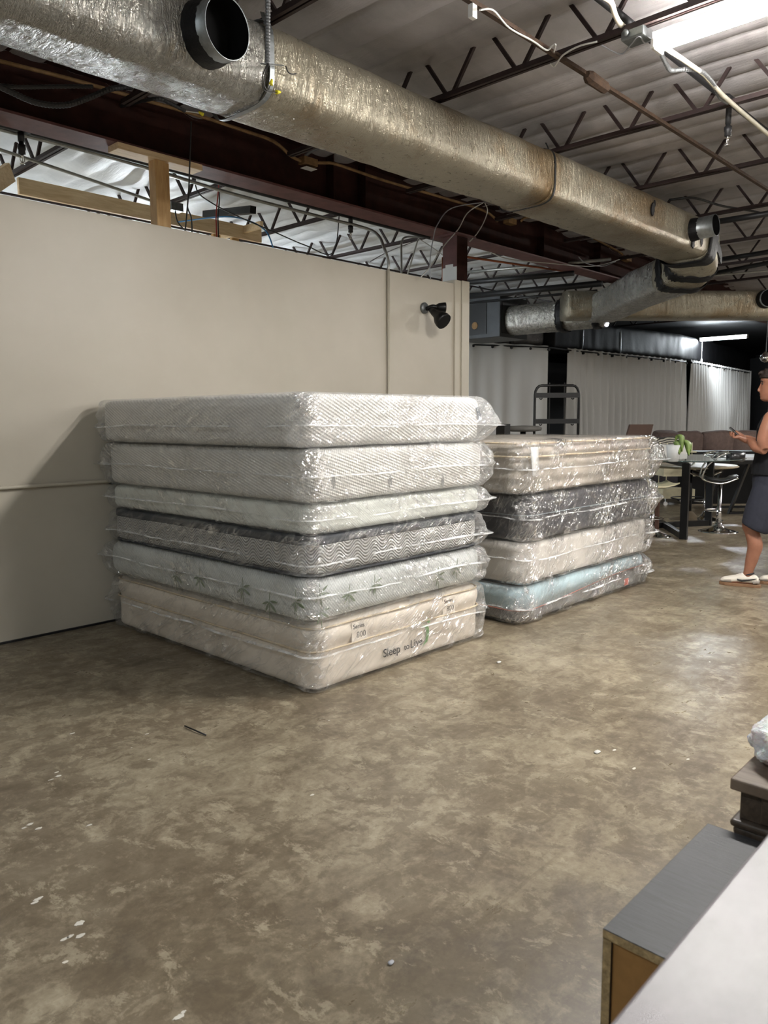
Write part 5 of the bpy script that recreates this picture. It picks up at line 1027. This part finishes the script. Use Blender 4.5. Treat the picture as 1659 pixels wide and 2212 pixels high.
bm = B(); pillow(bm, sb2-b*.02+a*.02+Vector((0, 0, .83)), .27, .10, .24, 31, .3); obj('throw_cushion', bm, m, smooth=True, label='beige and grey patterned cushion on the dark armchair', cat='cushion')
q = onray(1600, 1040, 13.0); bm = B(); obx(bm, Vector((q.x, q.y, 0)), .95, .3, .0, .86); obj('low_cabinet', bm, M['black'], label='low glossy black cabinet in front of the brown sofa', cat='cabinet')
# small chrome spot and its cable above the man
c = onray(1654, 772, 13.5); t = thing('pendant_spot', 'small chrome globe spot hanging above the man', 'lamp', c); bm = B(); lathe(bm, c, [(.02, .10), (.06, .06), (.10, 0), (.07, -.06), (.001, -.09)], 24); obj('shade', bm, M['chrome'], t, smooth=True); bm = B(); tube(bm, [c+Vector((0, 0, .1)), Vector((c.x, c.y, 3.7))], .01, 6); obj('cord', bm, M['blackm'], t)
c = onray(1650, 1000, 12.0); bm = B(); box(bm, (c.x+.0, c.y-.12, 0), (c.x+.1, c.y-.02, 1.62)); obj('white_post', bm, M['wpaint'], label='white painted post behind the neck of the man', cat='post')
bm = B(); pa = onray(1618, 900, 24); pb = onray(1900, 900, 18); bar(bm, (pa.x, pa.y, 1.6), (pb.x, pb.y, 1.6), .1, 3.2); obj('wall_dark_end', bm, M['blackwall'], kind='structure')
# ------------------------------------------------------------------ the man
fo = P(1617, 1262, z=0); FB = Vector((fo.x, fo.y, 0)); FF = Vector((-.20, .98, 0)).normalized(); FL = Vector((-FF.y, FF.x, 0))*1.0   # FF forward, FL his left (towards the camera)
if FL.x > 0: FL = -FL
man = thing('person', 'man in black tank top and dark shorts looking down at the phone he holds', 'person', (FB.x, FB.y, 0))
def H(f, l, z): return FB+FF*f+FL*l+Vector((0, 0, z))
def limb(bm, pts, n=18, e=2.0):
    """pts: (f, l, z, radius forward, radius sideways)"""
    ce = [Vector(p[:3]) for p in pts]; cd = catmull(ce, 5); rs = []
    m = len(cd); rr = []
    for i in range(m):
        s = i/5; k = min(int(s), len(pts)-2); q = s-k; q = q*q*(3-2*q); rr.append((lerp(pts[k][3], pts[k+1][3], q), lerp(pts[k][4], pts[k+1][4], q)))
    for i, p in enumerate(cd):
        d = (cd[min(i+1, m-1)]-cd[max(i-1, 0)]).normalized(); u = Vector((1, 0, 0))-d*d.x
        if u.length < .3: u = Vector((0, 0, 1))-d*d.z
        u.normalize(); v = d.cross(u)
        rs.append([H(*(p+u*math.cos(2*PI*j/n)*rr[i][0]+v*math.sin(2*PI*j/n)*rr[i][1])) for j in range(n)])
    loft(bm, rs)
HX = -.13    # hip line behind the front foot
def leg(bm, fx, lx, kn):
    limb(bm, [(fx+.0, lx, .07, .038, .036), (fx-.005, lx, .13, .038, .036), (fx-.03, lx, .26, .052, .048), (fx-.045, lx, .36, .060, .054), (fx-.02+kn, lx, .48, .056, .053), (fx-.01+kn, lx, .54, .062, .058), (lerp(fx, HX, .6)+kn*.5, lx, .72, .080, .075), (HX, lx*.95, .90, .095, .088)])
    limb(bm, [(fx-.055, lx, .055, .034, .032), (fx+.02, lx, .06, .045, .036), (fx+.10, lx, .045, .032, .042), (fx+.17, lx, .035, .024, .040)])
bm = B(); leg(bm, .0, .10, .01); leg(bm, -.28, -.10, .06)
limb(bm, [(HX, 0, .86, .11, .15), (HX, 0, .95, .115, .165), (HX+.005, 0, 1.06, .10, .145), (HX-.0, 0, 1.18, .112, .165), (HX-.01, 0, 1.30, .128, .19), (HX-.03, 0, 1.40, .115, .20), (HX-.04, 0, 1.46, .085, .15), (HX-.04, 0, 1.50, .055, .07)])
limb(bm, [(HX-.05, 0, 1.44, .06, .065), (HX-.02, 0, 1.52, .055, .058), (HX+.0, 0, 1.585, .058, .06)])
# head
hc = Vector((HX+.035, 0, 1.675))
def headpt(th, ph):
    pass
HP = [(1.553, .050, -.01, .020), (1.562, .070, -.03, .034), (1.578, .083, -.055, .046), (1.592, .079, -.070, .053), (1.602, .086, -.076, .056), (1.611, .081, -.080, .059), (1.620, .087, -.083, .061), (1.632, .083, -.088, .064), (1.66, .080, -.096, .069), (1.69, .076, -.101, .073), (1.703, .073, -.103, .074), (1.72, .085, -.105, .075), (1.75, .082, -.106, .077), (1.78, .066, -.098, .070), (1.80, .040, -.075, .052), (1.813, -.005, -.04, .016)]
def headrings(grow=0.0, z0=0, z1=9, n=32):
    rs = []
    for z, fr, bk_, w in HP:
        if not z0 <= z <= z1: continue
        c_ = (fr+bk_)/2; a_ = (fr-bk_)/2+grow; r = []
        for j in range(n):
            t_ = 2*PI*j/n; ca, sa = math.cos(t_), math.sin(t_); wf = (w+grow)*(1-.22*max(0, ca)**2)
            r.append(H(hc.x+c_+math.copysign(abs(ca)**.92, ca)*a_, math.copysign(abs(sa)**.85, sa)*wf, z+(grow if z > 1.77 else 0)))
        rs.append(r)
    return rs
loft(bm, headrings())
limb(bm, [(hc.x+.078, 0, 1.636, .006, .014), (hc.x+.096, 0, 1.643, .009, .012), (hc.x+.092, 0, 1.662, .008, .008), (hc.x+.082, 0, 1.688, .007, .007), (hc.x+.078, 0, 1.706, .007, .008)], 12)   # nose
for s in (-1, 1):
    limb(bm, [(hc.x-.015, s*.070, 1.640, .009, .009), (hc.x-.022, s*.078, 1.658, .016, .009), (hc.x-.024, s*.080, 1.682, .017, .009), (hc.x-.014, s*.076, 1.697, .009, .006)], 12)   # ear
# arms: upper arm down, forearm forward
def arm(bm, s, hand):
    sh = (HX-.0, s*.205, 1.415); el = (HX+.045, s*.245, 1.165)
    limb(bm, [(sh[0], s*.15, 1.43, .055, .05), (sh[0], sh[1], 1.41, .066, .060), (sh[0]+.02, s*.235, 1.33, .066, .058), (el[0]-.005, s*.245, 1.25, .060, .050), (el[0]-.01, s*.245, 1.17, .048, .044)])
    hx, hl, hz = hand
    limb(bm, [(el[0]-.015, s*.245, 1.165, .048, .044), (el[0]+.05, lerp(s*.245, hl, .2), lerp(1.165, hz, .22), .047, .044), (lerp(el[0], hx, .6), lerp(s*.245, hl, .6), lerp(1.165, hz, .6), .036, .034), (hx-.035, lerp(s*.245, hl, .9), lerp(1.165, hz, .92), .024, .028), (hx, hl, hz, .024, .032), (hx+.055, hl-s*.012, hz+.022, .018, .038), (hx+.075, hl-s*.014, hz+.030, .014, .036)], 14)
    # fingers curl round the phone, thumb on top
    for k in range(4):
        o = -.030+.020*k; L_ = (.9, 1.05, 1.0, .8)[k]
        limb(bm, [(hx+.055, hl-s*.010+o*.9, hz+.018, .0095, .0095), (hx+.088, hl-s*.014+o, hz+.020, .0092, .0092), (hx+.112*L_+.006, hl-s*.030+o, hz+.038, .0085, .0085), (hx+.116*L_, hl-s*.045+o, hz+.062, .0075, .0075)], 8)
    limb(bm, [(hx+.01, hl-s*.026, hz+.015, .014, .014), (hx+.045, hl-s*.045, hz+.045, .011, .011), (hx+.080, hl-s*.046, hz+.066, .009, .009)], 8)
arm(bm, 1, (.075, .055, 1.235)); arm(bm, -1, (.085, -.055, 1.245))
skin, nt, p_, o_ = nmat('skin'); lk(nt, ramp(nt, tnoise(nt, coords(nt), 7, 4), [(.3, S(136, 92, 72)), (.7, S(160, 112, 90))]), p_.inputs['Base Color']); p_.inputs['Roughness'].default_value = .45; p_.inputs['Subsurface Weight'].default_value = .12; p_.inputs['Subsurface Radius'].default_value = (.02, .008, .005)
o = obj('body', bm, skin, man, smooth=True); r_ = o.modifiers.new('r', 'REMESH'); r_.mode = 'VOXEL'; r_.voxel_size = .006; r_.use_smooth_shade = True; s_ = o.modifiers.new('s', 'SMOOTH'); s_.factor = .5; s_.iterations = 4
def cloth(name, fn, mat, vox=.008, it=6):
    bm = B(); fn(bm); o = obj(name, bm, mat, man, smooth=True); r_ = o.modifiers.new('r', 'REMESH'); r_.mode = 'VOXEL'; r_.voxel_size = vox; r_.use_smooth_shade = True; s_ = o.modifiers.new('s', 'SMOOTH'); s_.factor = .5; s_.iterations = it; return o
def shorts(bm):
    limb(bm, [(HX, 0, .80, .135, .175), (HX, 0, .90, .145, .195), (HX, 0, .98, .142, .190), (HX+.003, 0, 1.03, .130, .178)])
    limb(bm, [(-.035, .11, .50, .112, .105), (-.05, .11, .54, .118, .110), (-.075, .105, .66, .122, .112), (-.11, .095, .80, .120, .105), (HX, .08, .92, .115, .09)])
    limb(bm, [(-.235, -.11, .51, .112, .105), (-.22, -.11, .55, .118, .110), (-.19, -.105, .66, .122, .112), (-.16, -.095, .80, .120, .105), (HX, -.08, .92, .115, .09)])
cloth('shorts', shorts, simple('navy_shorts', S(44, 46, 56), .85, 0, .3, 14, .15, .5, 24))
def tank(bm):
    limb(bm, [(HX, 0, .95, .156, .208), (HX+.005, 0, 1.04, .146, .194), (HX+.01, 0, 1.12, .126, .172), (HX+.0, 0, 1.24, .132, .182), (HX-.01, 0, 1.32, .140, .190), (HX-.025, 0, 1.38, .122, .165)])
    for s in (-1, 1): limb(bm, [(HX+.09, s*.10, 1.33, .025, .045), (HX+.06, s*.105, 1.42, .022, .035), (HX-.03, s*.105, 1.485, .022, .032), (HX-.10, s*.10, 1.43, .022, .035), (HX-.12, s*.10, 1.34, .02, .045)])
cloth('tank_top', tank, simple('black_jersey', S(20, 21, 25), .9, 0, .3, 12, .2, .3, 26))
def hair(bm):
    rs = []; n = 32
    for z, fr, bk_, w_ in HP:
        if z < 1.60: continue
        fr2 = fr+.004 if z > 1.745 else lerp(-.075, .045, max(0, (z-1.60)/.165)**.8); c_ = (fr2+bk_)/2; a_ = (fr2-bk_)/2+(.012 if z > 1.70 else .006); r = []
        for j in range(n):
            t_ = 2*PI*j/n; ca, sa = math.cos(t_), math.sin(t_); r.append(H(hc.x+c_-.002+ca*a_, sa*(w_+(.010 if z > 1.72 else .004)), z+(.016 if z > 1.76 else 0)))
        rs.append(r)
    loft(bm, rs)
    for k in range(26):
        a_ = k*2.4; rr = .055*math.sqrt((k+.5)/26); x = hc.x-.015+rr*1.25*math.cos(a_); y = rr*math.sin(a_)
        limb(bm, [(x, y, 1.795-.6*rr, .020, .018), (x+.012, y*1.1, 1.822-.45*rr+.008*math.sin(k*3), .013, .012), (x+.026, y*1.15, 1.834-.5*rr+.008*math.sin(k*5), .006, .006)], 8)
    for k in range(5): limb(bm, [(hc.x+.055, -.036+.018*k, 1.785, .016, .014), (hc.x+.080, -.036+.018*k, 1.790+.005*(k % 2), .014, .012), (hc.x+.099, -.036+.018*k, 1.772+.006*(k % 3), .007, .007)], 8)
cloth('hair', hair, simple('dark_brown_hair', S(38, 28, 24), .6, 0, .4, 60, .3, .8, 110), .005, 2)
for s in (-1, 1):
    bm = B(); limb(bm, [(hc.x+.080, s*.016, 1.716, .005, .005), (hc.x+.076, s*.030, 1.722, .006, .005), (hc.x+.060, s*.046, 1.717, .005, .004)], 8); obj('eyebrow', bm, simple('brow_hair', S(40, 28, 24), .8), man, smooth=True)
    bm = B(); lathe(bm, H(hc.x+.062, s*.032, 1.699), [(.001, -.010), (.008, -.006), (.010, 0), (.008, .006), (.001, .010)], 14, tuple(FF)); obj('eye', bm, simple('dark_eye', S(60, 48, 44), .3), man, smooth=True)
# shoes
sw = simple('white_leather', S(216, 210, 198), .5, 0, .5, 9, .05); gum = simple('gum_sole', S(128, 96, 70), .6); gs = simple('grey_suede', S(150, 142, 134), .9); bs = simple('black_mark', S(26, 24, 26), .5)
def shoe(fx, lx):
    bm = B(); limb(bm, [(fx-.085, lx, .062, .018, .028), (fx-.05, lx, .065, .040, .038), (fx+.03, lx, .068, .046, .042), (fx+.10, lx, .055, .034, .046), (fx+.17, lx, .045, .026, .046), (fx+.205, lx, .038, .014, .030)], 16)
    o = obj('shoe', bm, sw, man, smooth=True)
    out = [(-.10, .030), (-.06, .040), (.02, .038), (.10, .050), (.17, .048), (.215, .026), (.222, 0)]; ring = [(f, l) for f, l in out]+[(f, -l) for f, l in out[::-1][1:]]; ring.append((-.108, 0))
    bm = B(); loft(bm, [[H(fx+f, lx+l, z) for f, l in ring] for z in (.0, .026)]); obj('sole', bm, gum, o, smooth=False, bevel=.003)
    for s in (-1, 1):
        bm = B(); rs = []
        for i in range(9):   # the curved check mark on the side
            q = i/8; f = .075-.15*q; zc = .050+.030*(q**1.6) + .012*max(0, .2-q)*5; w = .011*math.sin(PI*min(1, .12+q*.8))**.6*(1-q*.75)+.001
            l = s*(.0475-.006*q); rs.append([H(fx+f, lx+l, zc+w), H(fx+f, lx+l+s*.003, zc), H(fx+f, lx+l, zc-w)])
        loft(bm, rs); obj('check_mark', bm, bs, o)
        bm = B(); limb(bm, [(fx-.09, lx+s*.018, .045, .014, .016), (fx-.065, lx+s*.030, .048, .020, .013), (fx-.045, lx+s*.036, .042, .012, .008)], 10); obj('heel_patch', bm, gs, o, smooth=True)
    bm = B(); limb(bm, [(fx+.12, lx, .046, .027, .049), (fx+.17, lx, .042, .026, .047), (fx+.205, lx, .036, .014, .030)], 14); obj('toe_cap', bm, gs, o, smooth=True)
    bm = B()
    for k in range(5): tube(bm, [H(fx+.04+.018*k, lx-.026, .098-.007*k), H(fx+.045+.018*k, lx, .112-.0085*k), H(fx+.04+.018*k, lx+.026, .098-.007*k)], .004, 6, sm=3)
    obj('laces', bm, M['white'], o)
    bm = B(); tube(bm, [H(fx-.01+.036*math.cos(q), lx+.034*math.sin(q), .108-.01*math.cos(q)) for q in [2*PI*j/16 for j in range(17)]], .007, 6); obj('sock', bm, bs, man, smooth=True)
shoe(.0, .10); shoe(-.28, -.10)
c = H(.155, .0, 1.292); t = thing('phone', 'dark smartphone held in both hands by the man', 'phone', c)
bm = B(); M4 = Matrix.Identity(3)
f2 = (FF*.75+Vector((0, 0, .66))).normalized(); nrm = FL.cross(f2).normalized()
V = [[bm.verts.new(c+FL*sx*.036+f2*sy*.072+nrm*sz) for sx, sy in ((-1, -1), (1, -1), (1, 1), (-1, 1))] for sz in (-.0045, .0045)]
bm.faces.new(V[0][::-1]); bm.faces.new(V[1]); [bm.faces.new((V[0][i], V[0][(i+1) % 4], V[1][(i+1) % 4], V[1][i])) for i in range(4)]
ph = obj('case', bm, blackv, t, bevel=.003)
bm = B(); V = [[bm.verts.new(c+FL*sx*.032+f2*sy*.067-nrm*(.0046+sz)) for sx, sy in ((-1, -1), (1, -1), (1, 1), (-1, 1))] for sz in (0, .0008)]
bm.faces.new(V[0][::-1]); bm.faces.new(V[1]); [bm.faces.new((V[0][i], V[0][(i+1) % 4], V[1][(i+1) % 4], V[1][i])) for i in range(4)]; obj('screen', bm, simple('dark_glass', S(20, 24, 28), .08), t)
